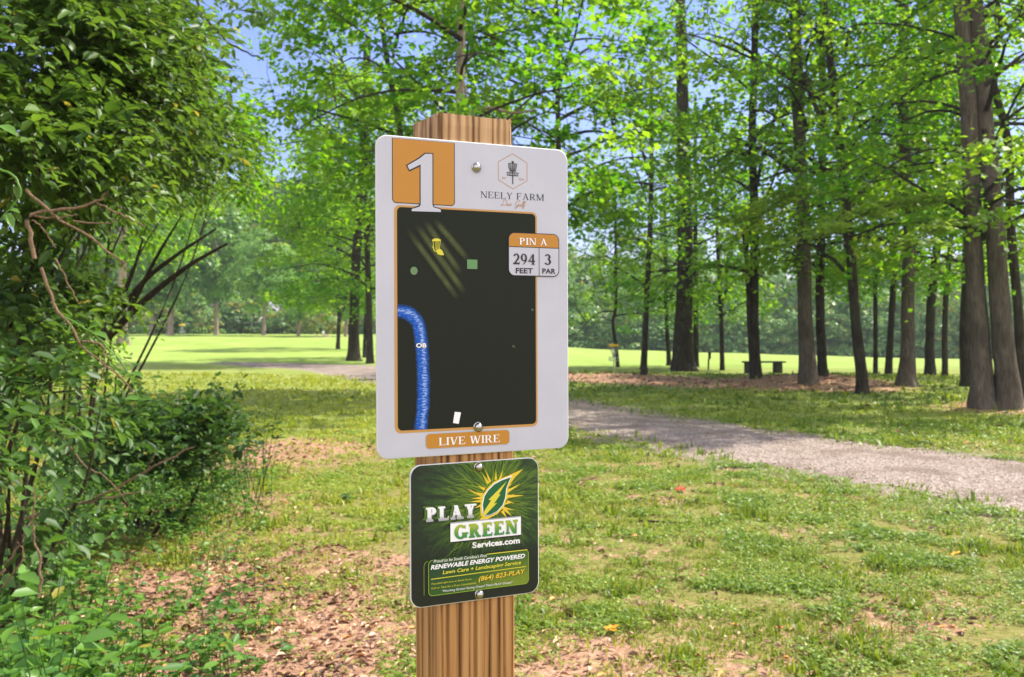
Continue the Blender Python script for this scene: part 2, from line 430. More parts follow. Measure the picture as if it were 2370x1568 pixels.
def sponsor_mat():
    t = NT('printed_green_burst'); o = t.obj(); s = t.add('ShaderNodeSeparateXYZ'); t.link(o, s.inputs[0])
    dx = t.math('SUBTRACT', s.outputs[0], .018); dy = t.math('SUBTRACT', s.outputs[1], -.222)
    r = t.math('SQRT', t.math('ADD', t.math('MULTIPLY', dx, dx), t.math('MULTIPLY', dy, dy)))
    a = t.math('ARCTAN2', dy, dx)
    cv = t.add('ShaderNodeCombineXYZ'); t.link(t.math('MULTIPLY', a, 9.0), cv.inputs[0]); t.link(t.math('MULTIPLY', r, 26.0), cv.inputs[1])
    n = t.noise(cv.outputs[0], 1.6, 6, .7, .7)
    g = t.maprange(r, .015, .125, 1, 0)
    f = t.math('MULTIPLY', g, t.maprange(n, .3, .70, .22, 1.35))
    low = t.maprange(s.outputs[1], -.262, -.29, 1, .12)
    f = t.math('MULTIPLY', f, low)
    t.base(t.ramp(f, [(0, (.005, .009, .007)), (.25, (.009, .024, .011)), (.6, (.03, .075, .014)), (1, (.12, .19, .02))]))
    t.set(.4, 0, .4); return t.m
M['sponsor'] = sponsor_mat()
def green_letter_mat():
    t = NT('green_letter_ink'); s = t.add('ShaderNodeSeparateXYZ'); t.link(t.obj(), s.inputs[0])
    t.base(t.ramp(t.maprange(s.outputs[1], -.262, -.245), [(0, (.035, .22, .06)), (.5, (.11, .28, .03)), (1, (.32, .42, .02))])); t.set(.45, 0, .3); return t.m
M['green_letter'] = green_letter_mat()
def silver_letter_mat():
    t = NT('silver_letter_ink'); s = t.add('ShaderNodeSeparateXYZ'); t.link(t.obj(), s.inputs[0])
    t.base(t.ramp(t.maprange(s.outputs[1], -.239, -.222), [(0, (.36, .36, .39)), (.25, (.72, .71, .76)), (1, (.80, .79, .83))])); t.set(.45, 0, .3); return t.m
M['silver_letter'] = silver_letter_mat()
def info_mat():
    t = NT('printed_info_panel'); s = t.add('ShaderNodeSeparateXYZ'); t.link(t.obj(), s.inputs[0])
    f = t.math('ADD', t.maprange(s.outputs[0], -.06, .062, 0, .6), t.maprange(s.outputs[1], -.283, -.318, 0, .4))
    n = t.noise(t.obj(), 120, 3)
    f = t.math('ADD', f, t.math('MULTIPLY', t.math('SUBTRACT', n, .5), .25))
    t.base(t.ramp(f, [(0, (.012, .04, .02)), (.5, (.028, .085, .015)), (1, (.16, .22, .02))])); t.set(.42, 0, .35); return t.m
M['info'] = info_mat()

# ------------------------------------------------------------------ ground, path
def build_ground():
    n = 420
    k = np.linspace(-1, 1, n)
    xs = np.sinh(k * 5.2) / np.sinh(5.2) * 700
    ky = np.linspace(-.55, 1, n)
    ys = np.sinh(ky * 5.2) / np.sinh(5.2) * 800 + 5
    X, Y = np.meshgrid(xs, ys)
    Z = Hgt(X, Y)
    V = np.stack([X, Y, Z], -1).reshape(-1, 3)
    i = np.arange(n - 1)[:, None] * n + np.arange(n - 1)[None]
    f = np.stack([i, i + 1, i + n + 1, i + n], -1).reshape(-1, 4)
    me = mesh_np('ground', V, [f], smooth=True)
    x, y = V[:, 0], V[:, 1]
    near = (np.abs(x) < 60) & (y < 70) & (y > -10)
    lit = np.zeros(len(V)); lit[near] = litter_mask(x[near], y[near])
    pd = np.full(len(V), 99.); pd[near] = path_dist(x[near], y[near])
    wear = np.exp(-np.maximum(pd, 0) / .75) * .95
    fld = sstep(36, 48, y + .25 * np.minimum(x, 0)) * .9 + .5 * sstep(11, 18, y)  # half-strength field colour past the path paints in a sunlit band of turf
    for nm, val in (('litter', lit), ('wear', wear), ('field', np.clip(fld, 0, 1))):
        a = me.attributes.new(nm, 'FLOAT', 'POINT'); a.data.foreach_set('value', val.astype(np.float32))
    tag(link('ground', me, None, M['ground']), kind='structure')
build_ground()

def build_path():
    n = 300
    t = np.linspace(0, 119, n)
    P = np.stack([np.interp(t, np.arange(120), PATH[:, 0]), np.interp(t, np.arange(120), PATH[:, 1])], -1)
    w = np.interp(t, np.arange(120), PATH_W)
    d = nrm(np.gradient(P, axis=0)); s = np.stack([d[:, 1], -d[:, 0]], -1)
    m = 9; rows = []
    for j in range(m):
        q = (j / (m - 1) * 2 - 1)
        jit = (vnoise(t * 3, np.full(n, j // 8 * 9.0), 1.4, 11 + (j > 4)) - .5) * .55 + (vnoise(t * 9, np.full(n, 3.0), 1.2, 21 + (j > 4)) - .5) * .25
        off = q * w + (jit if abs(q) == 1 else 0) * np.sign(q)
        xy = P + s * off[:, None]
        rows.append(np.stack([xy[:, 0], xy[:, 1], Hgt(xy[:, 0], xy[:, 1]) + (.012 if abs(q) < 1 else .004)], -1))
    V = np.stack(rows, 1).reshape(-1, 3)
    i = np.arange(n - 1)[:, None] * m + np.arange(m - 1)[None]
    f = np.stack([i, i + m, i + m + 1, i + 1], -1).reshape(-1, 4)
    tag(link('path', mesh_np('path', V, [f], smooth=True), None, M['gravel']), kind='structure')
build_path()

# ------------------------------------------------------------------ ground cover (nobody could count it)
def scatter_ground(dmin, dmax, n, pad=.06):
    """points on the ground inside the view wedge, even per square metre"""
    n = len(n) if hasattr(n, '__len__') else n
    lo = max(2.4, dmin - 1.0) if dmin < 4 else dmin
    W = lambda q: .514 * q + 1.25
    d = rng.uniform(lo, dmax, n * 3); d = d[rng.random(n * 3) < W(d) / W(dmax)][:n]
    if len(d) < n: d = np.concatenate([d, rng.uniform(lo, dmax, n - len(d))])
    x = (rng.random(n) * 2 - 1) * W(d)
    return x, d

def build_grass():
    parts = []
    for dmin, dmax, n, h, w in ((3.6, 7, 230000, .036, .0036), (7, 12, 150000, .042, .006), (12, 20, 80000, .05, .011), (20, 34, 55000, .06, .022)):
        x, y = scatter_ground(dmin, dmax, n)
        lm = litter_mask(x, y); pd = path_dist(x, y)
        big = vnoise(x, y, .9, 30); mid = vnoise(x, y, .28, 31); fine = vnoise(x, y, .09, 32)
        dens = big * .3 + mid * .35 + fine * .35
        thr = .49 if dmax < 13 else .3
        keep = (rng.random(n) < np.clip((dens - thr) * 4.5, .012, 1) * np.clip(1.15 - lm * 1.1, .03, 1)) & (pd > rng.random(n) ** 2 * 1.1 - .45 * (rng.random(n) < .5))
        x, y, dens, big = x[keep], y[keep], dens[keep], big[keep]; m = len(x)
        th = rng.random(m) * 6.283; lean = rng.normal(0, .75, m)
        tuft = (vnoise(x, y, .22, 33) > .72)
        hh = h * (.3 + rng.random(m) ** 1.7 * 1.1) * (.5 + dens) * np.where(tuft, 1.9, 1.0)
        P = np.stack([x, y, Hgt(x, y) - .002], -1)
        S = np.stack([np.cos(th), np.sin(th), 0 * th], -1) * (w * (.6 + rng.random(m)) * np.where(tuft, 1.5, 1))[:, None]
        Dv = np.stack([-np.sin(th) * np.sin(lean), np.cos(th) * np.sin(lean), np.cos(lean)], -1) * hh[:, None]
        side = np.stack([-np.sin(th), np.cos(th), 0 * th], -1) * (lean * hh * .5)[:, None]
        v = np.stack([P - S, P + S, P + Dv * .6 + S * .6, P + Dv + side * .8 - np.array([0, 0, 1]) * (np.abs(lean) * hh * .25)[:, None], P + Dv * .6 - S * .6], 1).reshape(-1, 3)
        b = np.arange(m)[:, None] * 5
        green = vnoise(x, y, 1.7, 35) * .55 + np.clip(x * .09, -.15, .25)
        parts.append((v, [b + np.array([[0, 1, 2, 4]]), b + np.array([[4, 2, 3]])],
                      np.tile(np.clip(rng.normal(.72, .2, m) - green - .15 * tuft, 0, 1), 2)))
    V, Fs, T = join(parts)
    tag(link('grass', mesh_np('grass', V, Fs, T), None, M['grass']), 'thin patchy turf of short yellow green blades', 'grass', kind='stuff')
build_grass()

def build_clover():
    parts = []
    for dmin, dmax, n, s in ((3.6, 7, 190000, .0125), (7, 12, 120000, .018), (12, 17, 26000, .03)):
        x, y = scatter_ground(dmin, dmax, n)
        dens = vnoise(x, y, .7, 43) * .3 + vnoise(x, y, .3, 41) * .4 + vnoise(x, y, .1, 42) * .3
        lm = litter_mask(x, y)
        keep = (rng.random(n) < np.clip((dens - .40) * 5, .015, 1) * np.clip(1.1 - lm, .06, 1)) & (path_dist(x, y) > .1)
        x, y = x[keep], y[keep]; m = len(x)
        hz = rng.random(m) * .03 + .006; broad = vnoise(x, y, .35, 45) > .66
        for k in range(3):
            th = rng.random(m) * 1.0 + k * 2.09
            D = np.stack([np.cos(th), np.sin(th), rng.normal(.1, .35, m)], -1)
            N = np.stack([rng.normal(0, .45, m), rng.normal(0, .45, m), np.ones(m)], -1)
            L = s * (.5 + rng.random(m) ** 1.5 * 1.1) * np.where(broad, 1.9, 1)
            parts.append(kites(np.stack([x, y, Hgt(x, y) + hz], -1), D, N, L, L * np.where(broad, .5, .8), np.clip(rng.normal(.55, .25, m) - np.clip(x * .07, -.1, .2) - .2 * broad, 0, 1)))
    V, Fs, T = join(parts)
    tag(link('clover', mesh_np('clover', V, Fs, T), None, M['clover']), 'low three leaved weeds growing among the grass', 'weeds', kind='stuff')
build_clover()

def build_litter():
    parts = []
    for dmin, dmax, n, s in ((3.6, 7, 66000, .027), (7, 13, 38000, .034), (13, 34, 26000, .07)):
        x, y = scatter_ground(dmin, dmax, n)
        lm = litter_mask(x, y)
        keep = (rng.random(n) < np.clip(lm * 1.1 - .08, .045, 1)) & (path_dist(x, y) > -.3 + rng.random(n) * .3)
        x, y, lm = x[keep], y[keep], lm[keep]; m = len(x)
        th = rng.random(m) * 6.283
        D = np.stack([np.cos(th), np.sin(th), rng.normal(.0, .16, m)], -1)
        N = np.stack([rng.normal(0, .3, m), rng.normal(0, .3, m), np.ones(m)], -1)
        L = s * (.22 + rng.random(m) ** 3 * 2.0)
        tint = np.clip(rng.normal(.45, .22, m) + (vnoise(x, y, .35, 51) - .5) * .7, 0, .95); tint = np.where(rng.random(m) < .04, 1.0, tint)
        parts.append(leaves6(np.stack([x, y, Hgt(x, y) + .004 + rng.random(m) * .014], -1), D, N, L, L * (.28 + rng.random(m) * .35), tint, .35))
    V, Fs, T = join(parts)
    tag(link('leaf_litter', mesh_np('leaf_litter', V, Fs, T), None, M['dead']), 'brown and pinkish dead leaves lying over bare soil', 'dead leaves', kind='stuff')
build_litter()

def build_pebbles():
    n = 9000
    x, y = scatter_ground(3.8, 19, n)
    pd = path_dist(x, y)
    keep = rng.random(n) < np.exp(-np.abs(pd + .2) / .7) * 1.0
    x, y = x[keep], y[keep]; m = len(x)
    r = .006 + rng.random(m) ** 2 * .014
    o = np.array([[1, 0, 0], [0, 1, 0], [-1, 0, 0], [0, -1, 0], [0, 0, .7], [0, 0, -.7]], float)
    v = (np.stack([x, y, Hgt(x, y) + .012], -1)[:, None] + (o[None] * (.7 + rng.random((m, 6, 1)) * .6)) * r[:, None, None]).reshape(-1, 3)
    f0 = np.array([[0, 1, 4], [1, 2, 4], [2, 3, 4], [3, 0, 4], [1, 0, 5], [2, 1, 5], [3, 2, 5], [0, 3, 5]])
    f = (np.arange(m)[:, None, None] * 6 + f0[None]).reshape(-1, 3)
    tag(link('gravel', mesh_np('gravel', v, [f], smooth=False), None, M['gravel']), 'loose pale pebbles strewn along the edge of the path', 'pebbles', kind='stuff')
build_pebbles()

# ------------------------------------------------------------------ the tee signpost
BC = np.array([-0.03865, 1.08732, CAMZ + 0.03525]); YAW = 0.45429; ROLL = 0.00427
_r = np.array([math.cos(YAW), math.sin(YAW), 0]); _n = np.array([math.sin(YAW), -math.cos(YAW), 0]); _u = np.array([0, 0, 1.])
_r, _u = _r * math.cos(ROLL) + _u * math.sin(ROLL), _u * math.cos(ROLL) - _r * math.sin(ROLL)

def bm_mesh(name, polys, zs=0.0, dz=0.0, mat_idx=None):
    """flat polygons (lists of (u,v) in mm) as one mesh, each a hair above the last"""
    me = bpy.data.meshes.new(name); V = []; Fc = []
    for i, p in enumerate(polys):
        b = len(V); z = zs + dz * i
        V += [(x / 1000, y / 1000, z) for x, y in p]
        a = sum(p[j][0] * p[(j + 1) % len(p)][1] - p[(j + 1) % len(p)][0] * p[j][1] for j in range(len(p)))
        idx = list(range(b, b + len(p)))
        Fc.append(idx if a > 0 else idx[::-1])
    me.from_pydata(V, [], Fc); me.update(); return me

def rrect(x0, y0, x1, y1, r, n=7):
    r = r if isinstance(r, (tuple, list)) else (r, r, r, r)     # bl, br, tr, tl
    out = []
    for (cx, cy_, a0), rad in zip(((x0, y0, 180), (x1, y0, 270), (x1, y1, 0), (x0, y1, 90)), r):
        sx = 1 if cx == x0 else -1; sy = 1 if cy_ == y0 else -1
        if rad < .05: out.append((cx, cy_)); continue
        for k in range(n + 1):
            a = R(a0 + 90 * k / n); out.append((cx + sx * rad + rad * math.cos(a), cy_ + sy * rad + rad * math.sin(a)))
    return out

def ring(outer, inner):
    n = len(outer)
    return [[outer[i], outer[(i + 1) % n], inner[(i + 1) % n], inner[i]] for i in range(n)]

def line(pts, w):
    """thick polyline as quads (mm)"""
    out = []
    for a, b in zip(pts[:-1], pts[1:]):
        dx, dy = b[0] - a[0], b[1] - a[1]; l = math.hypot(dx, dy) or 1; nx, ny = -dy / l * w / 2, dx / l * w / 2
        ex, ey = dx / l * w * .3, dy / l * w * .3
        out.append([(a[0] + nx - ex, a[1] + ny - ey), (a[0] - nx - ex, a[1] - ny - ey), (b[0] - nx + ex, b[1] - ny + ey), (b[0] + nx + ex, b[1] + ny + ey)])
    return out

def arc(cx, cy_, rx, ry, a0, a1, T, t, n=22, taper=None):
    out = []; pts = []
    for k in range(n + 1):
        q = k / n; a = R(a0 + (a1 - a0) * q); s = 1 if taper is None else taper(q)
        th_x, th_y = T * s, t * s
        pts.append(((cx + rx * math.cos(a), cy_ + ry * math.sin(a)), (cx + (rx - th_x) * math.cos(a), cy_ + (ry - th_y) * math.sin(a))))
    return [[pts[k][0], pts[k + 1][0], pts[k + 1][1], pts[k][1]] for k in range(n)]

def box(x0, y0, x1, y1): return [(x0, y0), (x1, y0), (x1, y1), (x0, y1)]

def glyph(ch, T, t, s):
    """serif capitals and figures, cap height 1: thick stroke T, thin stroke t, serif reach s"""
    P = []
    def stem(x, w=T, y0=0, y1=1, top=True, bot=True):
        P.append(box(x, y0, x + w, y1))
        if top: P.append(box(x - s, y1 - t, x + w + s, y1))
        if bot: P.append(box(x - s, y0, x + w + s, y0 + t))
    def diag(x0, y0, x1, y1, w): P.append([(x0, y0), (x0 + w, y0), (x1 + w, y1), (x1, y1)])
    if ch == 'I': stem(s); return P, T + 2 * s
    if ch == 'L': stem(s); P.append(box(s, 0, s + .58, t)); P.append([(s + .58 - t, 0), (s + .58, 0), (s + .6, .28), (s + .57, .28)]); return P, s + .62
    if ch in 'EF':
        stem(s, bot=True, top=False); w = .58; P.append(box(0, 1 - t, s + w, 1)); P.append([(s + w - t, 1), (s + w - .03, .74), (s + w, .74), (s + w, 1)])
        P.append(box(s, .5 - t / 2, s + w * .72, .5 + t / 2)); P.append(box(s + w * .72 - t * .7, .38, s + w * .72, .62))
        if ch == 'E': P.append(box(0, 0, s + w + .03, t)); P.append([(s + w - t, 0), (s + w + .03, 0), (s + w + .06, .27), (s + w + .03, .27)])
        return P, s + w + .07
    if ch == 'N':
        w = .78; stem(s, max(t, T * .45)); P.append(box(w - max(t, T * .45), 0, w, 1)); P.append(box(w - T * .45 - s - t / 2, 1 - t, w + s, 1)); diag(w - T, 0, s * .6, 1, T * 1.05); return P, w + s
    if ch == 'A':
        w = .78; diag(s, 0, w / 2 - t / 2, 1, max(t, T * .5)); diag(w - T, 0, w / 2 - T * .6, 1, T); P.append(box(s + .14, .3, w - .2, .3 + t))
        P.append(box(0, 0, s * 2 + T * .5, t)); P.append(box(w - T - s, 0, w + s, t)); return P, w + s
    if ch == 'V':
        w = .78; diag(w / 2 - T * .6, 0, s, 1, T); diag(w / 2 - t / 2, 0, w - t - s * .5, 1, max(t, T * .5)); P.append(box(0, 1 - t, s * 2 + T, 1)); P.append(box(w - s * 1.6 - t, 1 - t, w + s * .5, 1)); return P, w + s * .5
    if ch == 'W':
        w = 1.12; diag(.3 - T * .5, 0, s, 1, T); diag(.3, 0, .54, 1, max(t, T * .5)); diag(.78 - T * .5, 0, .46, 1, T); diag(.78, 0, w - s - t, 1, max(t, T * .5))
        P.append(box(0, 1 - t, s * 2 + T, 1)); P.append(box(w - s * 1.8 - t, 1 - t, w + s * .4, 1)); P.append(box(.38, 1 - t, .6, 1)); return P, w + s * .4
    if ch == 'Y':
        w = .76; diag(w / 2 - T / 2, .45, s, 1, T); diag(w / 2, .45, w - s - t, 1, max(t, T * .5)); stem(w / 2 - T / 2, y1=.47, top=False)
        P.append(box(0, 1 - t, s * 2 + T, 1)); P.append(box(w - s * 2 - t, 1 - t, w + s * .4, 1)); return P, w + s * .4
    if ch in 'PR':
        stem(s); P.append(box(s, 1 - t, s + .3, 1)); P.append(box(s, .46, s + .3, .46 + t)); P.extend(arc(s + .27, .73, .31, .27, 90, -90, T, t))
        if ch == 'P': return P, s + .62
        diag(s + .62 - T * .6, 0, s + .24, .48, T); P.append(box(s + .56, 0, s + .74, t)); return P, s + .74
    if ch == 'M':
        w = .98; stem(s, max(t, T * .5)); stem(w - T, T); diag(w / 2 - T * .5, .02, s * .8, 1, T); diag(w / 2 - t * .3, .02, w - T * .9, 1, max(t, T * .5)); return P, w + s
    if ch == 'G':
        P.extend(arc(.43, .5, .43, .52, 42, 330, T, t * 1.2, 32)); P.append(box(.86 - T, .06, .86, .44)); P.append(box(.86 - T - s, .44 - t, .86 + s, .44)); P.append([(.70, .72), (.76, .72), (.76, 1.0), (.72, .97)]); return P, .9
    if ch == '2':
        P.extend(arc(.3, .7, .29, .32, 165, -35, T, t * 1.4)); P.append([(.0, 0), (.14, 0), (.54, .5), (.40, .58)]); P.append(box(0, 0, .6, t * 2.2)); P.append([(.55, 0), (.6, 0), (.63, .24), (.58, .24)]); return P, .66
    if ch == '9':
        P.extend(arc(.31, .66, .30, .36, 0, 360, T, t * 1.2, 30)); P.extend(arc(.10, .64, .51, .66, 0, -82, T, t, 16, lambda q: 1 - .55 * q)); return P, .68
    if ch == '4':
        P.append([(.0, .30), (.09, .30), (.5, 1), (.42, 1)]); P.append(box(0, .27, .66, .27 + t * 1.6)); P.append(box(.38, 0, .38 + T, 1)); P.append(box(.30, 0, .46 + T, t)); return P, .70
    if ch == '3':
        P.extend(arc(.26, .755, .26, .265, 155, -90, T, t * 1.3)); P.extend(arc(.26, .28, .30, .30, 90, -155, T, t * 1.3)); return P, .62
    return P, .34

def serif(name, s, x0, x1, y, h, mat, parent, z, T=.14, t=.05, sf=.07, gap=.10, shear=0, dz=.000004, y1=None):
    polys = []; x = 0
    for ch in s:
        p, adv = glyph(ch, T, t, sf)
        polys += [[(px + x, py) for px, py in q] for q in p]; x += adv + gap
    W = x - gap
    k = (x1 - x0) / W; sl = 0 if y1 is None else (y1 - y) / (x1 - x0)
    pol = [[(x0 + (px + shear * py) * k, y + py * h + (px * k) * sl) for px, py in q] for q in polys]
    return link(name, bm_mesh(name, pol, z, dz), parent, mat)

def sans(name, s, x0, x1, y, h, mat, parent, z, shear=0, bold=0, y1=None):
    cu = bpy.data.curves.new('tmp', 'FONT'); cu.body = s; cu.size = 1; cu.offset = bold; cu.resolution_u = 3
    ob = bpy.data.objects.new('tmp', cu); COL.objects.link(ob)
    dg = bpy.context.evaluated_depsgraph_get(); me = bpy.data.meshes.new_from_object(ob.evaluated_get(dg))
    bpy.data.objects.remove(ob); bpy.data.curves.remove(cu)
    me.name = name; n = len(me.vertices); v = np.empty(n * 3); me.vertices.foreach_get('co', v); v = v.reshape(-1, 3)
    v[:, 0] -= v[:, 0].min(); k = h / v[:, 1].max(); X = v[:, 0] / v[:, 0].max(); yy = v[:, 1] * k
    sl = 0 if y1 is None else (y1 - y)
    out = np.stack([x0 + X * (x1 - x0) + shear * yy, y + yy + X * sl, np.full(n, z * 1000)], -1) / 1000
    me.vertices.foreach_set('co', out.ravel()); me.materials.clear(); me.update()
    return link(name, me, parent, mat)

def plate_mesh(name, outline, thick):
    """sheet metal with thickness, slightly eased front edge; material 0 face, 1 edge"""
    import bmesh
    bm = bmesh.new()
    cx = sum(p[0] for p in outline) / len(outline); cy_ = sum(p[1] for p in outline) / len(outline)
    ins = [(cx + (x - cx) * (1 - .8 / max(abs(x - cx), 20)), cy_ + (y - cy_) * (1 - .8 / max(abs(y - cy_), 20))) for x, y in outline]
    fr = [bm.verts.new((x / 1000, y / 1000, 0)) for x, y in ins]
    md = [bm.verts.new((x / 1000, y / 1000, -.0005)) for x, y in outline]
    bk = [bm.verts.new((x / 1000, y / 1000, -thick)) for x, y in outline]
    f = bm.faces.new(fr); f.material_index = 0
    g = bm.faces.new(bk[::-1]); g.material_index = 1
    n = len(outline)
    for A, B in ((fr, md), (md, bk)):
        for i in range(n):
            q = bm.faces.new((A[i], B[i], B[(i + 1) % n], A[(i + 1) % n])); q.material_index = 1
    bm.normal_update(); me = bpy.data.meshes.new(name); bm.to_mesh(me); bm.free(); return me

def bolt(parent, u, v, r=5.0):
    pr = [(0, .0052), (.25, .0051), (.5, .0045), (.72, .0036), (.88, .0024), (.97, .0012), (1.0, .0004), (1.12, .0003), (1.14, 0)]
    n = 28; V = []; Fc = []
    for k, (q, z) in enumerate(pr):
        for j in range(n):
            a = 6.28318 * j / n; V.append((u / 1000 + max(q, .02) * r / 1000 * math.cos(a), v / 1000 + max(q, .02) * r / 1000 * math.sin(a), z + .0004))
    Fc.append(list(range(n)))
    for k in range(len(pr) - 1):
        for j in range(n): Fc.append((k * n + j, (k + 1) * n + j, (k + 1) * n + (j + 1) % n, k * n + (j + 1) % n))
    me = bpy.data.meshes.new('bolt'); me.from_pydata(V, [], Fc); me.update()
    me.polygons.foreach_set('use_smooth', [True] * len(me.polygons))
    return link('bolt', me, parent, M['chrome'])

def build_sign():
    g = BC - _n * .045; gz = float(Hgt(g[0], g[1]))
    root = empty('tee_signpost', (g[0], g[1], gz))
    tag(root, 'square wooden post carrying a white tee sign above a small dark green plate', 'signpost')
    # post
    import bmesh
    top = BC[2] + .1990 - gz; w = .0897; dpt = .078
    bm = bmesh.new(); rnd = random.Random(3)
    zs = [-.25, .2, .6, 1.0, 1.3, 1.5, 1.62, top - .012, top]
    c = .0028; sec = []
    for sx, sy in ((-1, -1), (1, -1), (1, 1), (-1, 1)):
        for e in ((0, 1), (1, 0)) if (sx * sy > 0) else ((1, 0), (0, 1)):
            sec.append((sx * (w / 2 - c * e[0]), sy * (dpt / 2 - c * e[1])))
    ringv = []
    for z in zs:
        off = .0039 / .61 * (top - .03 - z)
        k = .985 if z == top else 1
        ringv.append([bm.verts.new((x * k + off + .0002, y * k, z + (rnd.uniform(-.0012, .0012) if z == top else 0))) for x, y in sec])
    for a, b in zip(ringv[:-1], ringv[1:]):
        for i in range(8): bm.faces.new((a[i], a[(i + 1) % 8], b[(i + 1) % 8], b[i]))
    bm.faces.new(ringv[-1]); bm.faces.new(ringv[0][::-1])
    # frayed wood fibres along the cut top edge
    for _ in range(40):
        u = rnd.uniform(-w / 2, w / 2); on_side = rnd.random() < .4
        x, y = (u, -dpt / 2 + .001) if not on_side else (-w / 2 + .001, rnd.uniform(-dpt / 2, dpt / 2))
        h = rnd.uniform(.0005, .002) * (2.2 if rnd.random() < .1 else 1); ww = rnd.uniform(.0008, .003)
        ax = (ww, 0) if not on_side else (0, ww); ox = .0039 / .61 * .03
        q = [bm.verts.new((x - ax[0], y - ax[1], top - .003)), bm.verts.new((x + ax[0], y + ax[1], top - .003)), bm.verts.new((x + rnd.uniform(-.003, .003), y + .0006, top + h)), bm.verts.new((x + .0008, y + .0014, top - .003))]
        bm.faces.new((q[0], q[1], q[2])); bm.faces.new((q[1], q[3], q[2])); bm.faces.new((q[3], q[0], q[2]))
    bm.normal_update()
    me = bpy.data.meshes.new('post'); bm.to_mesh(me); bm.free()
    post = link('post', me, root, M['post']); pc = BC - _n * (.0028 + dpt / 2) - np.array(root.location)
    post.location = (pc[0], pc[1], 0); post.rotation_euler = (0, 0, YAW)
    mat = Matrix(((_r[0], _u[0], _n[0], 0), (_r[1], _u[1], _n[1], 0), (_r[2], _u[2], _n[2], 0), (0, 0, 0, 1)))
    L = BC - np.array(root.location)
    # ---- white tee board
    board = link('tee_board', plate_mesh('tee_board', rrect(-114.3, -169.8, 114.3, 169.8, 12.5, 9), .0024), root, [M['white'], M['edge']])
    tag(board, 'white tee sign with ochre panels and a dark course map')
    board.matrix_local = Matrix.Translation(L) @ mat
    z = .00025
    link('map_border', bm_mesh('map_border', [rrect(-94.6, -143.4, 74.4, 97.0, 6.5)], z), board, M['orange_soft'])
    link('map_panel', bm_mesh('map_panel', [rrect(-91.4, -140.6, 72.4, 95.0, 5)], z + .0002), board, M['panel'])
    # number panel and numeral
    link('number_panel', bm_mesh('number_panel', [rrect(-96.6, 99.0, -25.3, 167.2, (4.6, 4.6, .0, .0)), rrect(-95.8, 99.8, -26.1, 166.9, (4, 4, 0, 0))], z, .0001), board, [M['black'], M['orange']])
    board.children[-1].data.polygons[1].material_index = 1
    one = [(-59.4, 153.0), (-51.4, 153.4), (-51.6, 99.5), (-50.6, 96.6), (-42.3, 94.7), (-41.7, 91.9), (-75.0, 91.2), (-74.9, 93.4), (-66.4, 96.2), (-64.9, 98.4), (-64.8, 141.3), (-77.4, 134.7), (-79.6, 139.2), (-66.0, 147.5)]
    out = [(x + dx, y + dy) for (x, y), (dx, dy) in zip(one, [(-.7, 1.1), (1.2, 1.1), (1.2, 1), (1, .9), (.6, .9), (.8, -.2), (-.8, -.2), (-.8, 1), (-.8, 1.4), (-1.1, 1), (-1.1, -2.4), (-.2, -1.8), (-1.8, .3), (-1.2, .9)])]
    nm = bm_mesh('numeral', [out, one], .0006, .00012); link('numeral', nm, board, [M['black'], M['white']]); nm.polygons[1].material_index = 1
    # club emblem
    hx = [(44.3, 161.2), (62.6, 152.0), (62.6, 131.6), (44.5, 121.5), (26.4, 130.6), (26.4, 150.8)]
    hi = [(44.35 + (x - 44.35) * .965, 141.3 + (y - 141.3) * .965) for x, y in hx]
    link('emblem', bm_mesh('emblem', ring(hx, hi), z), board, M['tan_ink'])
    P = line([(44.4, 151), (44.4, 127.2)], 1.15) + arc(44.4, 151.2, 1.5, 1.5, 0, 360, 1.0, 1.0, 14)
    for s in (-1, 1):
        for a, b, w in ((5.2, 3.4, .55), (3.6, 2.4, .7), (2.0, 1.3, .9)):
            P += line([(44.2 + s * a, 149.9), (44.2 + s * (a * .92 + .1), 146), (44.2 + s * b, 141.6)], w)
        P += line([(44.2 + s * 1, 149.7), (44.2 + s * 5.3, 149.9)], .4)
        for k, xx in enumerate((2.2, 4.4, 6.8)): P += line([(44.2 + s * xx, 139.6), (44.2 + s * xx * .92, 136.5)], .75)
    P += line([(40.8, 141.3), (47.9, 141.5)], .9) + line([(37.2, 139.7), (51.4, 139.7)], .65) + line([(37.8, 136.5), (50.8, 136.5)], .75)
    link('emblem', bm_mesh('emblem', P, z + .0001, .000003), board, M['black'])
    sans('lettering', 'EST', 31.4, 37.0, 132.0, 2.1, M['tan_ink'], board, z)
    sans('lettering', '2024', 51.6, 58.7, 132.0, 2.1, M['tan_ink'], board, z)
    serif('lettering', 'NEELY FARM', 5.4, 83.4, 109.9, 7.1, M['black'], board, z, T=.12, t=.045, sf=.07, gap=.13, y1=110.6)
    # script line under the name, drawn as pen strokes
    def script(ox, sc, strokes):
        out = []
        for st in strokes:
            c = curve_pts([(x, y, 0) for x, y in st], max(4, len(st) * 4)); out += line([(ox + p[0] * sc + p[1] * sc * .25, 102.6 + p[1] * sc) for p in c], .42)
        return out
    D = [[(1.0, 5.8), (.8, 3), (.0, .4), (-1.6, .3), (-1, 1.2), (1.5, .2), (4.4, 1.6), (4.6, 4.6), (2.4, 6.6), (-.6, 5.8)],
         [(5.6, 2.2), (5.3, .3), (6.2, .5), (7.4, 2.3), (7.6, .6), (6.8, .2), (8.4, .8), (10.2, 2.2), (9.3, 2.4), (8.9, .8), (10.0, .2), (11.2, 1.0)]]
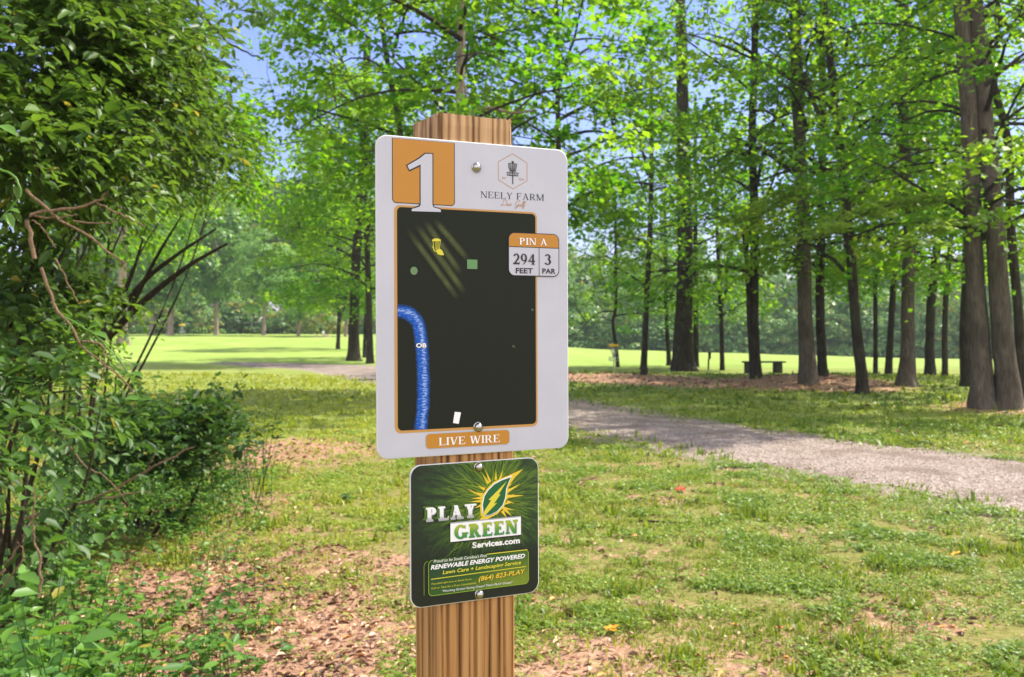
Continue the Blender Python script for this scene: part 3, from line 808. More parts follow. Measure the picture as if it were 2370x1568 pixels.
    G = [[(4.6, 5.0), (3.6, 6.6), (1.2, 5.4), (.2, 2.4), (1.4, .4), (3.2, 1.6), (4.0, 3.0), (3.4, .2), (1.8, -2.2), (.3, -1.6), (2.4, .2), (5.2, .8)],
         [(6.6, 2.2), (5.4, 1.6), (5.6, .3), (6.8, .6), (6.8, 2.0), (8.2, 1.4), (9.4, 5.4), (8.6, 5.6), (8.2, .5), (9.4, .5), (11, 3.4), (11.0, 6.0), (10.2, 5.6), (9.6, -1.8), (10.6, -1.6), (10.6, .6), (12.2, 1.2)]]
    link('lettering', bm_mesh('lettering', script(31.2, 1.03, D) + script(47.0, 1.03, G), z, .000003), board, M['tan_ink'])
    # printed course map
    zm = z + .00036
    V = []; Fc = []; UV = []
    C = curve_pts([(-91.3, -14.9, 0), (-84, -15.6, 0), (-76.5, -18.5, 0), (-69.5, -25.5, 0), (-66.2, -36, 0), (-64.8, -46, 0), (-63.6, -63, 0), (-62.7, -88, 0), (-63.2, -113, 0), (-65.6, -140.5, 0)], 60)[:, :2]
    d = nrm(np.gradient(C, axis=0)); s = np.stack([d[:, 1], -d[:, 0]], -1)
    for i in range(60):
        for q in (-1, 0, 1):
            p = C[i] + s[i] * q * 9.0 * (-1)
            p = (max(p[0], -91.3), max(p[1], -140.5)); V.append((p[0] / 1000, p[1] / 1000, zm)); UV.append((.5 - q * .5, i / 59))
    for i in range(59):
        for q in (0, 1):
            a = i * 3 + q; Fc.append((a, a + 3, a + 4, a + 1))
    me = mesh_np('river', V, [np.array(Fc)], uv=UV); 
    if me.polygons[30].normal.z < 0: me.flip_normals()
    link('river', me, board, M['river'])
    k = 0
    for x0, y0, x1, y1, w in ((-82, 74, -20, -4, 9.5), (-72, 80, -12, 2.5, 10.5), (-62, 84, -17, 24, 10), (-51, 85, -8.5, 40, 10)):
        dx, dy = x1 - x0, y1 - y0; l = math.hypot(dx, dy); nx, ny = -dy / l * w / 2, dx / l * w / 2; V = []; UV = []; Fc = []
        for i in range(9):
            for q in (-1, 0, 1):
                V.append(((x0 + dx * i / 8 + nx * q) / 1000, (y0 + dy * i / 8 + ny * q) / 1000, zm + k * .00003)); UV.append((.5 + q * .5, i / 8))
        for i in range(8):
            for q in (0, 1): a = i * 3 + q; Fc.append((a, a + 3, a + 4, a + 1))
        me = mesh_np('light_streak', V, [np.array(Fc)], uv=UV)
        if me.polygons[0].normal.z < 0: me.flip_normals()
        link('light_streak', me, board, M['beam']); k += 1
    zi = zm + .0002
    P = [[(-52.4, 61.5), (-49.5, 63.2), (-45.5, 63.4), (-41.9, 62), (-42.6, 60.6), (-51.8, 60.2)]]
    P += line([(-51, 60.5), (-50, 50)], .6) + line([(-48.8, 60.4), (-47.8, 51)], .5) + line([(-46.6, 60.4), (-46.4, 49)], .9) + line([(-44.6, 60.4), (-45, 51)], .5) + line([(-42.8, 60.5), (-44, 50.5)], .6)
    P += line([(-52, 55), (-49, 49.6), (-44, 48.8)], .7) + [[(-47.5, 50.5), (-43, 52.5), (-40.5, 50.5), (-38.3, 45.8), (-41.5, 45.4), (-45.8, 46.6)]]
    link('basket_mark', bm_mesh('basket_mark', P, zi, .000004), board, M['yellow_ink'])
    link('tree_mark', bm_mesh('tree_mark', [[(-72.8 + 4.1 * math.cos(a * .314), 28.1 + 4.3 * math.sin(a * .314)) for a in range(20)]], zi), board, M['mark_green'])
    link('green_mark', bm_mesh('green_mark', [box(-11.4, 31.6, .7, 41.8)], zi), board, M['pale_green'])
    link('tee_mark', bm_mesh('tee_mark', [[(-26.7, -123.1), (-19.4, -124.1), (-22.2, -136.4), (-28.8, -135.1)]], zi), board, M['ink_white'])
    for x, y, r_ in ((67.9, -12.8, 1.3), (44.2, -53.7, 1.5)):
        link('tree_mark', bm_mesh('tree_mark', arc(x, y, r_, r_, -60, 200, .7, .7, 14), zi), board, M['mark_green'])
    sans('lettering', 'OB', -71.4, -58.6, -53.4, 5.0, M['black'], board, zi, bold=.09)
    sans('lettering', 'OB', -70.9, -59.1, -53.2, 4.6, M['ink_white'], board, zi + .0002, bold=.03)
    # pin badge
    zb = zi + .0003
    bm_ = bm_mesh('pin_badge', [rrect(38.1, 25.0, 102.3, 73.4, 7.5), rrect(39.0, 25.9, 101.4, 72.6, 6.8), rrect(39.0, 57.7, 101.4, 72.6, (0, 0, 6.8, 6.8)), box(39.0, 57.0, 101.4, 57.8), box(76.15, 25.9, 76.85, 57.2)], zb, .00008)
    link('pin_badge', bm_, board, [M['black'], M['white'], M['orange']])
    for i, m in enumerate((0, 1, 2, 0, 0)): bm_.polygons[i].material_index = m
    zt = zb + .0006
    serif('lettering', 'PIN A', 51.8, 86.6, 60.2, 7.4, M['ink_white'], board, zt, T=.17, t=.07, sf=.07, gap=.1)
    serif('lettering', '294', 44.0, 71.6, 38.0, 11.8, M['black'], board, zt, T=.17, t=.07, sf=.06, gap=.06)
    serif('lettering', '3', 83.4, 92.4, 38.5, 11.6, M['black'], board, zt, T=.17, t=.07, sf=.06)
    sans('lettering', 'FEET', 47.1, 68.3, 28.2, 5.8, M['black'], board, zt, bold=.02)
    sans('lettering', 'PAR', 80.4, 97.4, 28.5, 5.6, M['black'], board, zt, bold=.02)
    # name plate
    npm = bm_mesh('name_plate', [rrect(-60.4, -162.0, 39.4, -145.2, 4.6), rrect(-59.7, -161.3, 38.7, -145.9, 4.1)], z, .0001)
    link('name_plate', npm, board, [M['grey_ink'], M['orange']]); npm.polygons[1].material_index = 1
    serif('lettering', 'LIVE WIRE', -45.2, 27.0, -158.6, 8.3, M['ink_white'], board, z + .0004, T=.17, t=.06, sf=.07, gap=.07)
    bolt(board, .2, 142.4, 5.0); bolt(board, 1.1, -141.0, 5.0)
    # ---- dark green plate below
    plate = link('sponsor_plate', plate_mesh('sponsor_plate', rrect(-77.8, -330.2, 75.4, -178.2, 12.0, 9), .0024), root, [M['sponsor'], M['edge']])
    tag(plate, 'dark green printed plate with a glowing leaf emblem')
    plate.matrix_local = Matrix.Translation(L) @ mat
    rr = random.Random(12)
    def veins(cx, cy_, n, a0, a1, l0, l1, w):
        out = []
        for i in range(n):
            a = R(a0 + (a1 - a0) * (i + rr.random()) / n); l = rr.uniform(l0, l1); pts = []; bend = rr.uniform(-.35, .35); r0 = rr.uniform(12, 18)
            for k in range(7):
                q = k / 6; aa = a + bend * q + rr.uniform(-.03, .03)
                x = cx + (r0 + l * q) * math.cos(aa) * .95; y = cy_ + (r0 + l * q) * math.sin(aa) * 1.05
                pts.append((max(-76, min(73.5, x)), max(-328, min(-180, y))))
            for k in range(6):
                ww = w * (1 - k / 6.5) * rr.uniform(.7, 1.2)
                out += line(pts[k:k + 2], ww)
        return out
    zp = .0002
    link('burst_vein', bm_mesh('burst_vein', veins(20, -219, 62, 10, 190, 25, 85, .6) + veins(20, -226, 30, 190, 238, 35, 85, .65) + veins(20, -219, 16, -35, 15, 18, 45, .5), zp, .0000015), plate, M['vein_ink'])
    link('burst_vein', bm_mesh('burst_vein', veins(20, -219, 34, 25, 178, 12, 50, .8) + veins(20, -226, 12, 196, 232, 20, 70, .6), zp + .0004, .000002), plate, M['lime_ink'])
    # leaf emblem
    leaf = [(6.2, -234.4), (5.5, -225.8), (7.7, -216.8), (12.4, -210.5), (19.7, -204.5), (29.3, -200.5), (40.3, -197.9), (38.1, -201.8), (34.4, -210.2), (32.9, -220.7), (29.9, -228.4), (23.2, -234.5), (14.5, -237.8), (9.4, -238)]
    cx, cy_ = 21, -219
    spk = []
    for i in range(16):
        a = R(-60 + i * 300 / 16 + rr.uniform(-6, 6)); l = rr.uniform(6, 15) * (1.5 if i in (3, 5, 11) else 1); bx, by = cx + 17.5 * math.cos(a) * .85, cy_ + 19 * math.sin(a)
        w = rr.uniform(1.2, 2.2); spk.append([(bx - w * math.sin(a), by + w * math.cos(a)), (bx + w * math.sin(a), by - w * math.cos(a)), (bx + l * math.cos(a), by + l * math.sin(a))])
    spk += [[(-14, -207), (5, -215), (7, -219)], [(-10, -221.5), (4, -223.5), (5, -220.5)], [(33, -213), (52, -206.3), (34, -217)], [(32, -220), (45, -217), (33, -223.5)], [(31, -226), (42.5, -226.4), (29, -229)], [(28, -229), (45, -235.5), (26, -232)]]
    grow = lambda k, ox=0, oy=0: [(cx + ox + (x - cx) * k, cy_ + oy + (y - cy_) * k) for x, y in leaf]
    glow = grow(1.2); glow[6] = (55.3, -190.2); glow[5] = (36, -196.5); glow[7] = (45.5, -198.5)
    stemp = [(9, -235), (15, -238), (12, -243), (6, -245), (-4, -247), (3, -241)]
    link('leaf_glow', bm_mesh('leaf_glow', spk + [glow, stemp], zp + .001, .00001), plate, M['glow_ink'])
    link('leaf_emblem', bm_mesh('leaf_emblem', [grow(1.07)], zp + .0014), plate, M['silver_letter'])
    link('leaf_emblem', bm_mesh('leaf_emblem', [grow(.98)], zp + .0016), plate, M['leafgreen_ink'])
    link('leaf_emblem', bm_mesh('leaf_emblem', [[(34.8, -202.2), (24.1, -211.4), (12.4, -221.1), (15.6, -222), (7.6, -232.6), (5.0, -240.9), (12.3, -234.3), (22.9, -225.2), (18.9, -225.9), (27.0, -216.3), (24.8, -216.1)]], zp + .0018), plate, M['yellow_ink'])
    # lettering
    serif('lettering', 'PLAY', -64, -5, -237.0, 14.6, M['vein_ink'], plate, zp + .0012, T=.26, t=.13, sf=.10, gap=.10)
    serif('lettering', 'PLAY', -60.2, -1.8, -239.4, 14.6, M['grey_ink'], plate, zp + .00165, T=.26, t=.13, sf=.10, gap=.10)
    serif('lettering', 'PLAY', -60.9, -2.4, -238.5, 14.6, M['silver_letter'], plate, zp + .0019, T=.26, t=.13, sf=.10, gap=.10)
    bp = bm_mesh('lettering_banner', [box(-31.0, -264.6, 52.6, -243.6), box(-32.7, -243.3, 52.1, -242.2), box(-32.7, -263.1, 52.1, -243.4)], zp + .0012, .0002)
    link('lettering_banner', bp, plate, [M['black'], M['grey_ink'], M['ink_white']])
    for i, m in enumerate((0, 1, 2)): bp.polygons[i].material_index = m
    serif('lettering', 'GREEN', -27.8, 48.2, -261.2, 15.0, M['grey_ink'], plate, zp + .0018, T=.25, t=.13, sf=.08, gap=.11)
    serif('lettering', 'GREEN', -28.4, 47.5, -260.6, 15.0, M['green_letter'], plate, zp + .0021, T=.25, t=.13, sf=.08, gap=.11)
    sans('lettering', 'Services.com', -6.2, 51.6, -272.6, 6.4, M['ink_white'], plate, zp, bold=.035)
    info = rrect(-58.2, -319.0, 62.2, -280.4, 5.0)
    link('info_panel', bm_mesh('info_panel', [info], zp + .0006), plate, M['info'])
    inn = rrect(-57.5, -318.3, 61.5, -281.1, 4.5)
    link('info_border', bm_mesh('info_border', ring(info, inn) + line([(-63, -317), (-63, -286), (-61.8, -283), (-59, -281)], .5), zp + .0008, .000002), plate, M['lime_ink'])
    link('info_border', bm_mesh('info_border', line([(11, -280.8), (60, -280.8)], .9) + line([(-54.7, -300.9), (58.4, -299.4)], .8), zp + .001, .00001), plate, M['yellow_ink'])
    zl = zp + .001
    link('info_border', bm_mesh('info_border', [box(-52.5, -284.6, 10.5, -280.0)], zp + .0009), plate, M['panel_green'])
    sans('lettering', "Proud to be South Carolina's First", -52.1, 10.3, -283.6, 3.3, M['ink_white'], plate, zl + .0002, .25)
    sans('lettering', 'RENEWABLE ENERGY POWERED', -55.3, 56.8, -290.6, 4.8, M['ink_white'], plate, zl, .25, .03, -289.6)
    sans('lettering', 'Lawn Care + Landscaping Service', -41.7, 52.0, -296.9, 3.9, M['yellow_ink'], plate, zl, .25, .02, -296.0)
    sans('lettering', 'Founded right here at Smith Farms', -54.4, -8.0, -306.8, 1.9, M['yellow_ink'], plate, zl, .2)
    sans('lettering', 'Call or Text for a Free Consultation', -54.8, -2.8, -311.6, 1.9, M['yellow_ink'], plate, zl, .2)
    sans('lettering', '(864) 823-PLAY', .6, 57.0, -309.6, 5.2, M['black'], plate, zl, .25, .03, -307.4)
    sans('lettering', '(864) 823-PLAY', .2, 56.4, -309.2, 5.2, M['glow_ink'], plate, zl + .0002, .25, .02, -307.0)
    sans('lettering', '"Working Green! Saving Green! That\'s PLAY Green!"', -42.7, 41.6, -316.2, 2.4, M['ink_white'], plate, zl, .2)
    bolt(plate, 1.5, -184.9, 4.9); bolt(plate, 1.8, -323.9, 4.9)
build_sign()

# ------------------------------------------------------------------ trees
def crown_arrays(seed, Hc=9.5, Rc=4.2, ncl=150, per=92, leaf=.19, core=.28, low=.9, limbs=18):
    """spreading limbs; leaf clusters at the ends of side branches, with gaps between them"""
    g = np.random.default_rng(seed); lv = []; br = []; nodes = []
    for i in range(limbs):
        q = (i + g.random()) / limbs; az = i * 2.399 + g.normal(0, .5); L = Rc * g.uniform(.75, 1.05) * (1 - .35 * max(0, q - .6)); h0 = Hc * (q * .85 - .05)
        t = np.linspace(0, 1, 10); rise = g.uniform(.15, .95); sag = g.uniform(.1, .75)
        wob = np.cumsum(g.normal(0, .12, 10)) * .25; wz = np.cumsum(g.normal(0, .1, 10)) * .2
        pts = np.stack([t * L * math.cos(az) - wob * math.sin(az), t * L * math.sin(az) + wob * math.cos(az), h0 + L * (rise * t - sag * t ** 2) + wz], -1)
        br.append(tube(pts, np.linspace(.055, .008, 10) * g.uniform(.7, 1.2), 5)); nodes.append(pts[2:])
    nodes = np.concatenate(nodes)
    for k in range(ncl):
        q = g.random() ** low; az = g.random() * 6.2832
        Rh = Rc * (.78 + .3 * math.sin(min(1, q * 1.25) * 3.1416)) * (1 if q < .7 else 1 - (q - .7) * 1.1)
        r = Rh * (core + (1 - core) * g.random() ** .75); c = np.array([r * math.cos(az), r * math.sin(az), Hc * q - .5])
        dd = np.linalg.norm((nodes - c) * [1, 1, 1.3], axis=1) + .6 * np.maximum(nodes[:, 2] - c[2], 0); nd = nodes[np.argmin(dd)]
        mid = (nd + c) / 2 + g.normal(0, .12, 3) + [0, 0, .12]
        br.append(tube(np.stack([nd, mid, c]), [.016, .011, .005], 4))
        o = nrm(c - nd + np.array([math.cos(az), math.sin(az), 0]) * .5); o[2] *= .5; sdv = nrm(np.cross(o, [0, 0, 1.])); sz = g.uniform(.55, 1.25)
        m = int(per * g.uniform(.5, 1.4) * sz); tone = g.normal(0, .24)
        u = g.normal(0, .42, m) * sz; v_ = g.normal(0, .36, m) * sz; w = g.normal(0, .17, m) * sz - .35 * (u * u + v_ * v_) / sz
        P = c + u[:, None] * o + v_[:, None] * sdv + w[:, None] * np.array([0, 0, 1.])
        for _ in range(2):
            e = c + o * g.uniform(.2, .8) * sz + sdv * g.uniform(-.5, .5) * sz - np.array([0, 0, .15]); br.append(tube(np.stack([c, e]), [.006, .003], 3))
        th = math.atan2(o[1], o[0]) + g.normal(0, 1.2, m); D = np.stack([np.cos(th), np.sin(th), g.normal(-.45, .4, m)], -1)
        N = np.stack([g.normal(0, .55, m), g.normal(0, .55, m), np.ones(m)], -1); LL = leaf * g.uniform(.5, 1.25, m)
        lv.append(kites(P, D, N, LL, LL * g.uniform(.6, 1.0, m), np.clip(g.normal(.45, .17, m) + tone + .12 * (q - .4), 0, 1)))
    return join(lv), join(br)

CROWNS = []
for sd, kw in ((101, dict()), (102, dict(ncl=130)), (103, dict(ncl=165, Rc=4.4)), (104, dict(Rc=3.9, ncl=120)), (105, dict(ncl=115, per=100)),
               (106, dict(ncl=88, per=88, leaf=.18, limbs=14)), (107, dict(ncl=76, per=84, leaf=.18, limbs=15, core=.35)), (108, dict(ncl=94, per=80, leaf=.17, limbs=13)), (109, dict(ncl=70, per=90, leaf=.185, limbs=16))):
    (V, Fs, T), (BV, BF, BT) = crown_arrays(sd, **kw)
    CROWNS.append((mesh_np('crown', V, Fs, T), mesh_np('limbs', BV, BF, None, True)))
for c, b in CROWNS: c.materials.append(M['leaf_tree'])

def trunk_mesh(rad, pts, flare=1.7, seed=0, sides=14):
    g = np.random.default_rng(seed)
    pts = np.asarray(pts, float); n = 26
    q = np.linspace(0, 1, n) ** 1.5
    P = curve_pts(pts, 200); s = np.linspace(0, 1, 200)
    C = np.stack([np.interp(q, s, P[:, c]) for c in range(3)], -1)
    Htot = C[-1, 2] - C[0, 2]; h = C[:, 2] - C[0, 2]
    rr = rad * (1 - .48 * (h / Htot)) * (1 + (flare - 1) * np.exp(-np.maximum(h, 0) / (rad * 2.2)))
    C[:, :2] += np.cumsum(g.normal(0, rad * .05, (n, 2)), 0) * (q > .02)[:, None]
    th = np.linspace(0, 2 * np.pi, sides, endpoint=False)
    k = g.integers(4, 7); ph = g.random() * 6
    lob = 1 + (np.exp(-np.maximum(h, 0) / (rad * 1.5)) * .28)[:, None] * np.cos(k * th + ph)[None] + g.normal(0, .025, (n, sides))
    v, f, _ = tube(C, rr, sides, lobes=lob)
    return v, f

TREES = []
G1 = 'trees in the grove right of the sign'; G2 = 'trees left of and behind the sign'
def tree(label, px, py, wpx, via, hc0, sc, crown, bark='bark_dark', top=None, group='trees in the grove', leaf=None, fork=None, rot=None, zs=1.0, name='tree', flare=1.7, cut=None):
    """trunk foot at photo position (px,py); via: points the trunk passes higher up, at the same distance"""
    g = ground_at(px, py) if cut is None else ray(px, py, cut)
    if cut is not None: g[2] = float(Hgt(g[0], g[1]))
    d = g[1]; rad = wpx / F * d / 2
    if group == G1: crown = 5 + (crown + len(TREES)) % 4
    hc0 *= .68; sc *= 1.12
    pts = [np.array([0, 0, -.25])] + ([np.array([0, 0, 0.3])] if len(via) else [])
    last = np.zeros(3)
    for vx, vy in via:
        last = np.array([(vx - CX) / F * d - g[0], random.uniform(-.15, .15), CAMZ - (vy - HY) / F * d - g[2]]); pts.append(last)
    ht = hc0 + 10.5 * sc * zs
    if top: ht = top
    if last[2] < ht:
        prev = pts[-2] if len(pts) > 2 else np.zeros(3)
        sl = (last - prev) / max(last[2] - prev[2], .1) if last[2] > 0 else np.zeros(3)
        pts.append(last + sl * (ht - last[2]) * .8 + np.array([0, 0, (ht - last[2]) * .2 * 0]));  pts[-1][2] = ht
    root = empty(name, (g[0], g[1], g[2])); tag(root, label, 'tree', group)
    sd = len(TREES) + 1
    v, f = trunk_mesh(rad, pts, flare, sd)
    parts = [(v, f, None)]
    if fork:
        for fk in fork:
            fp = [np.array([(x - CX) / F * d - g[0], 0, CAMZ - (y - HY) / F * d - g[2]]) for x, y in fk[1:]]
            parts.append(tube(curve_pts(fp, 14), np.linspace(fk[0] / F * d / 2, fk[0] / F * d / 4.5, 14), 8))
    V, Fs, T = join(parts)
    link('trunk', mesh_np('trunk', V, Fs, None, True), root, M[bark])
    # where the trunk is at the crown's foot
    P = curve_pts(pts, 100); cx = np.interp(hc0, P[:, 2], P[:, 0]); cyy = np.interp(hc0, P[:, 2], P[:, 1])
    tx = np.interp(ht, P[:, 2], P[:, 0]); shx = (tx - cx) / max(ht - hc0, 1)
    rt = random.random() * 6.28 if rot is None else rot
    cm, lm = CROWNS[crown]
    for nm, me in (('crown', cm), ('limbs', lm)):
        o = link(nm, me, root); o.location = (cx + shx * 2, cyy, hc0); o.rotation_euler = (0, 0, rt); o.scale = (sc, sc, sc * zs)
        if nm == 'limbs' and not me.materials: me.materials.append(M['bark_dark'])
        if nm == 'crown' and leaf:
            o.material_slots[0].link = 'OBJECT'; o.material_slots[0].material = M[leaf]
    TREES.append(root); return root

tree('thin crooked young tree bending left behind the disc basket, nearest the sign edge', 1429, 850, 9, [(1424, 790), (1418, 745), (1426, 700), (1424, 520)], 2.6, .52, 0, group=G1)
tree('slim straight dark tree with a low stump in front of its foot', 1489, 855, 15, [(1494, 700), (1503, 474), (1506, 200)], 3.6, .85, 1, group=G1)
tree('short thin sapling just left of the broad black trunk', 1548, 847, 11, [(1543, 760), (1540, 650)], 2.9, .42, 2, group=G1)
tree('broad blackish tree, thickest trunk near the dark marker post', 1588, 859, 42, [(1590, 600), (1588, 300), (1580, 20)], 4.6, 1.0, 0, group=G1, flare=1.5)
tree('thin brown tree half hidden behind the broad blackish trunk', 1611, 850, 13, [(1612, 650), (1613, 450)], 4.2, .7, 3, group=G1)
tree('slender forked tree standing alone between the marker post and the bench', 1672, 858, 11, [(1670, 760), (1667, 660)], 3.0, .55, 4, group=G1, fork=[(6, (1669, 720), (1680, 670), (1684, 600))])
tree('tree in front of the bench with a thin side stem curving up to its left', 1749, 876, 24, [(1751, 700), (1752, 530), (1745, 340), (1748, 200)], 4.4, .8, 1, group=G1, bark='bark_dark',
     fork=[(13, (1741, 860), (1734, 740), (1729, 620), (1722, 560), (1712, 500)), (8, (1727, 600), (1733, 545), (1742, 510)), (9, (1748, 380), (1700, 350), (1670, 370), (1650, 385))])
tree('stout brown tree on a soil mound right of the bench', 1875, 888, 36, [(1872, 700), (1866, 480), (1858, 250), (1852, 20)], 5.2, .9, 2, group=G1, bark='bark_grey', fork=[(14, (1866, 400), (1820, 380), (1760, 345), (1700, 330)), (16, (1860, 170), (1885, 240), (1925, 340))])
tree('dark tree close behind the stout brown tree on the mound', 1906, 870, 22, [(1902, 640), (1904, 450), (1905, 250)], 4.5, .8, 3, group=G1)
tree('dark tree leaning left, its foot furthest out on the shaded turf', 1996, 912, 26, [(1984, 740), (1966, 540), (1940, 300), (1915, 60)], 4.4, .75, 4, group=G1)
tree('very thin straight tree just right of the leaning dark tree', 2025, 867, 11, [(2024, 700), (2025, 540)], 4.4, .7, 0, group=G1)
tree('slim dark tree tilting right towards the flared trunk', 2058, 866, 16, [(2064, 700), (2073, 540), (2080, 350)], 4.6, .75, 1, group=G1)
tree('straight grey brown tree with widely flared roots', 2093, 893, 32, [(2094, 740), (2095, 530), (2088, 250), (2083, 30)], 5.2, .9, 2, group=G1, bark='bark_grey', flare=2.3)
tree('dark tree leaning slightly right, left one of a close pair behind the flared trunk', 2151, 869, 22, [(2156, 700), (2167, 510), (2166, 300), (2160, 120)], 4.6, .8, 3, group=G1)
tree('thinner dark tree bending right, right one of a close pair', 2188, 873, 14, [(2191, 700), (2204, 520), (2215, 380)], 4.6, .7, 4, group=G1)
tree('blackish tree in shade just left of the twin grey trunks', 2240, 895, 30, [(2238, 740), (2242, 540), (2240, 380)], 5, .75, 0, group=G1)
tree('large grey barked tree, left one of the twin trunks', 2280, 944, 48, [(2277, 760), (2268, 480), (2255, 300), (2240, 60)], 4.6, .72, 1, group=G1, bark='bark_grey')
tree('large grey barked tree leaning left, right one of the twin trunks', 2330, 946, 50, [(2318, 760), (2300, 480), (2283, 250), (2262, 10)], 5.0, .72, 2, group=G1, bark='bark_grey')
tree('dark tree leaning left at the picture\'s right edge', 2364, 926, 24, [(2352, 700), (2340, 500), (2325, 330), (2290, 150)], 4.4, .7, 3, group=G1)
tree('thick dark tree, left one of the group beside the sign\'s left edge', 820, 836, 25, [(826, 650), (836, 470), (850, 210)], 4.8, 1.05, 1, group=G2)
tree('dark tree partly cut by the sign\'s left edge', 856, 842, 16, [(853, 650), (846, 450), (845, 330)], 5.0, .95, 3, group=G2, bark='bark_dark')
tree('thin stem between the two dark trunks left of the sign', 843, 828, 8, [(845, 740), (851, 600)], 4.0, .6, 4, group=G2)
tree('small forked tree at the field edge left of the dark trunks', 782, 809, 9, [(784, 740), (783, 690), (782, 640)], 3.8, .85, 2, group=G2, fork=[(6, (783, 760), (793, 720), (808, 705))])
tree('dark tree rising behind the sign, leaning left above its number panel', 952, 850, 17, [(940, 500), (925, 300), (897, 150)], 6.6, .66, 0, group=G2, cut=24)
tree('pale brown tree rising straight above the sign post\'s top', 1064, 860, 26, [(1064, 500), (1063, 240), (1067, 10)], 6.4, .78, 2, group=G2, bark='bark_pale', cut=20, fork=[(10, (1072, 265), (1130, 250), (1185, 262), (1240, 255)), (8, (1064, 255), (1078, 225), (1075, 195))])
tree('slim tree behind the sign\'s top right corner', 1293, 850, 15, [(1292, 400), (1290, 200), (1285, 10)], 6.2, .72, 3, group=G2, cut=24)
tree('pale barked tree standing beyond the left shrubs', 285, 800, 20, [(287, 600), (290, 400)], 11, 1.5, 0, group=G2, bark='bark_pale')

# drooping branches with sunlight put into their lime leaf colour, part of their trees
def spray_limb(treeobj, p0, p1, sag, spread, n_leaf, leaf, seed):
    g = np.random.default_rng(seed)
    t = np.linspace(0, 1, 12); pts = p0 + (p1 - p0) * t[:, None]; pts[:, 2] += sag * (4 * t * (1 - t))
    br = [tube(pts, np.linspace(.035, .006, 12), 5)]; lv = []
    for k in range(26):
        q = g.uniform(.15, 1); c = np.array([np.interp(q, t, pts[:, i]) for i in range(3)])
        a = math.atan2(p1[1] - p0[1], p1[0] - p0[0]) + g.choice([-1, 1]) * g.uniform(.3, 1.2); l = spread * g.uniform(.5, 1)
        e = c + np.array([math.cos(a), math.sin(a), g.uniform(-.3, .02)]) * l
        br.append(tube(np.stack([c, e]), [.008, .003], 3))
        m = n_leaf // 26; tt = g.random(m)
        P = c + (e - c) * tt[:, None] + g.normal(0, 1, (m, 3)) * np.array([.16, .16, .05]) * spread
        th = a + g.normal(0, 1, m); D = np.stack([np.cos(th), np.sin(th), g.normal(-.25, .2, m)], -1)
        N = np.stack([g.normal(0, .3, m), g.normal(0, .3, m), np.ones(m)], -1); LL = leaf * g.uniform(.6, 1.2, m)
        lv.append(kites(P, D, N, LL, LL * .8, np.clip(g.normal(.5, .2, m), 0, 1)))
    off = np.array(treeobj.location)
    V, Fs, T = join(br); b = link('drooping_limb', mesh_np('drooping_limb', V - off, Fs, None, True), treeobj, M['bark_dark'])
    V, Fs, T = join(lv); link('limb_leaves', mesh_np('limb_leaves', V - off, Fs, T), b, M['leaf_lime'])
twin = [o for o in TREES if 'left one of the twin' in o['label']][0]
stout = [o for o in TREES if 'leaning left, its foot' in o['label']][0]
spray_limb(twin, ray(2270, 470, 19.3), ray(1880, 560, 17.5), .35, .8, 1500, .13, 5)
spray_limb(twin, ray(2275, 520, 19.3), ray(2130, 560, 16.5), .2, .6, 700, .13, 6)
spray_limb(stout, ray(1960, 470, 23), ray(1745, 520, 22), .5, .9, 1300, .15, 7)

# ------------------------------------------------------------------ trees across the field
def mass_crown(seed, n=9000, leaf=.5, rx=6.5, rz=9.2, z0=.4):
    g = np.random.default_rng(seed); P = []; Tn = []; Nn = []
    cl = 46
    u = nrm(g.normal(0, 1, (cl, 3))); rad = g.uniform(.5, 1.0, cl)[:, None]
    C = u * rad * np.array([rx, rx, rz]) * .8 + np.array([0, 0, z0 + rz])
    C[:, 2] = np.maximum(C[:, 2], z0 + .5)
    for c in C:
        m = n // cl; r = g.uniform(.16, .34) * rx
        q = nrm(g.normal(0, 1, (m, 3))); q[:, 2] = np.where(q[:, 2] < -.3, -q[:, 2], q[:, 2])
        P.append(c + q * r * np.array([1.1, 1.1, .75]) * g.uniform(.75, 1.05, (m, 1))); Nn.append(q + g.normal(0, .35, (m, 3)) + np.array([0, 0, .5]))
        Tn.append(np.clip(g.normal(.45, .2, m) + g.normal(0, .16), 0, 1))
    P = np.concatenate(P); N = nrm(np.concatenate(Nn)); T = np.concatenate(Tn); m = len(P)
    D = nrm(np.cross(N, g.normal(0, 1, (m, 3)))); L = leaf * g.uniform(.6, 1.3, m)
    return kites(P, D, N, L, L * .8, T)
MASS = []
for sd in (201, 202, 203):
    v, f, t_ = mass_crown(sd); me = mesh_np('crown', v, f, t_); me.materials.append(M['leaf_far']); MASS.append(me)

def far_tree(label, px, py, top_py, half_px, k, trunk_px=9, d=None):
    g = ground_at(px, py) if d is None else ray(px, py, d); g[2] = float(Hgt(g[0], g[1]))
    dd = g[1]; h = CAMZ - (top_py - HY) / F * dd - g[2]; r = half_px / F * dd
    root = empty('tree', tuple(g)); tag(root, label, 'tree', 'trees along the far side of the field')
    v, f = trunk_mesh(trunk_px / F * dd / 2, [np.array([0, 0, -.4]), np.array([.1, 0, h * .3]), np.array([-.1, 0, h * .7])], 1.4, int(px))
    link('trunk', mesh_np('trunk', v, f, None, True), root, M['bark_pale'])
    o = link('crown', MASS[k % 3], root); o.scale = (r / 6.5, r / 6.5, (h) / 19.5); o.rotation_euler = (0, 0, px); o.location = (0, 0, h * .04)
far_tree('rounded pale green tree with a whitish trunk, beside the yellow topped basket', 392, 776, 470, 100, 0, 14)
far_tree('rounded tree left of the yellow topped basket, half behind the left shrub', 350, 776, 520, 80, 1, 12)
far_tree('broad leafy tree hanging low over the field, right of the yellow topped basket', 500, 776, 430, 115, 2, 11)
far_tree('bushy bright tree reaching down to the turf left of the white marker', 610, 777, 500, 95, 0, 9)
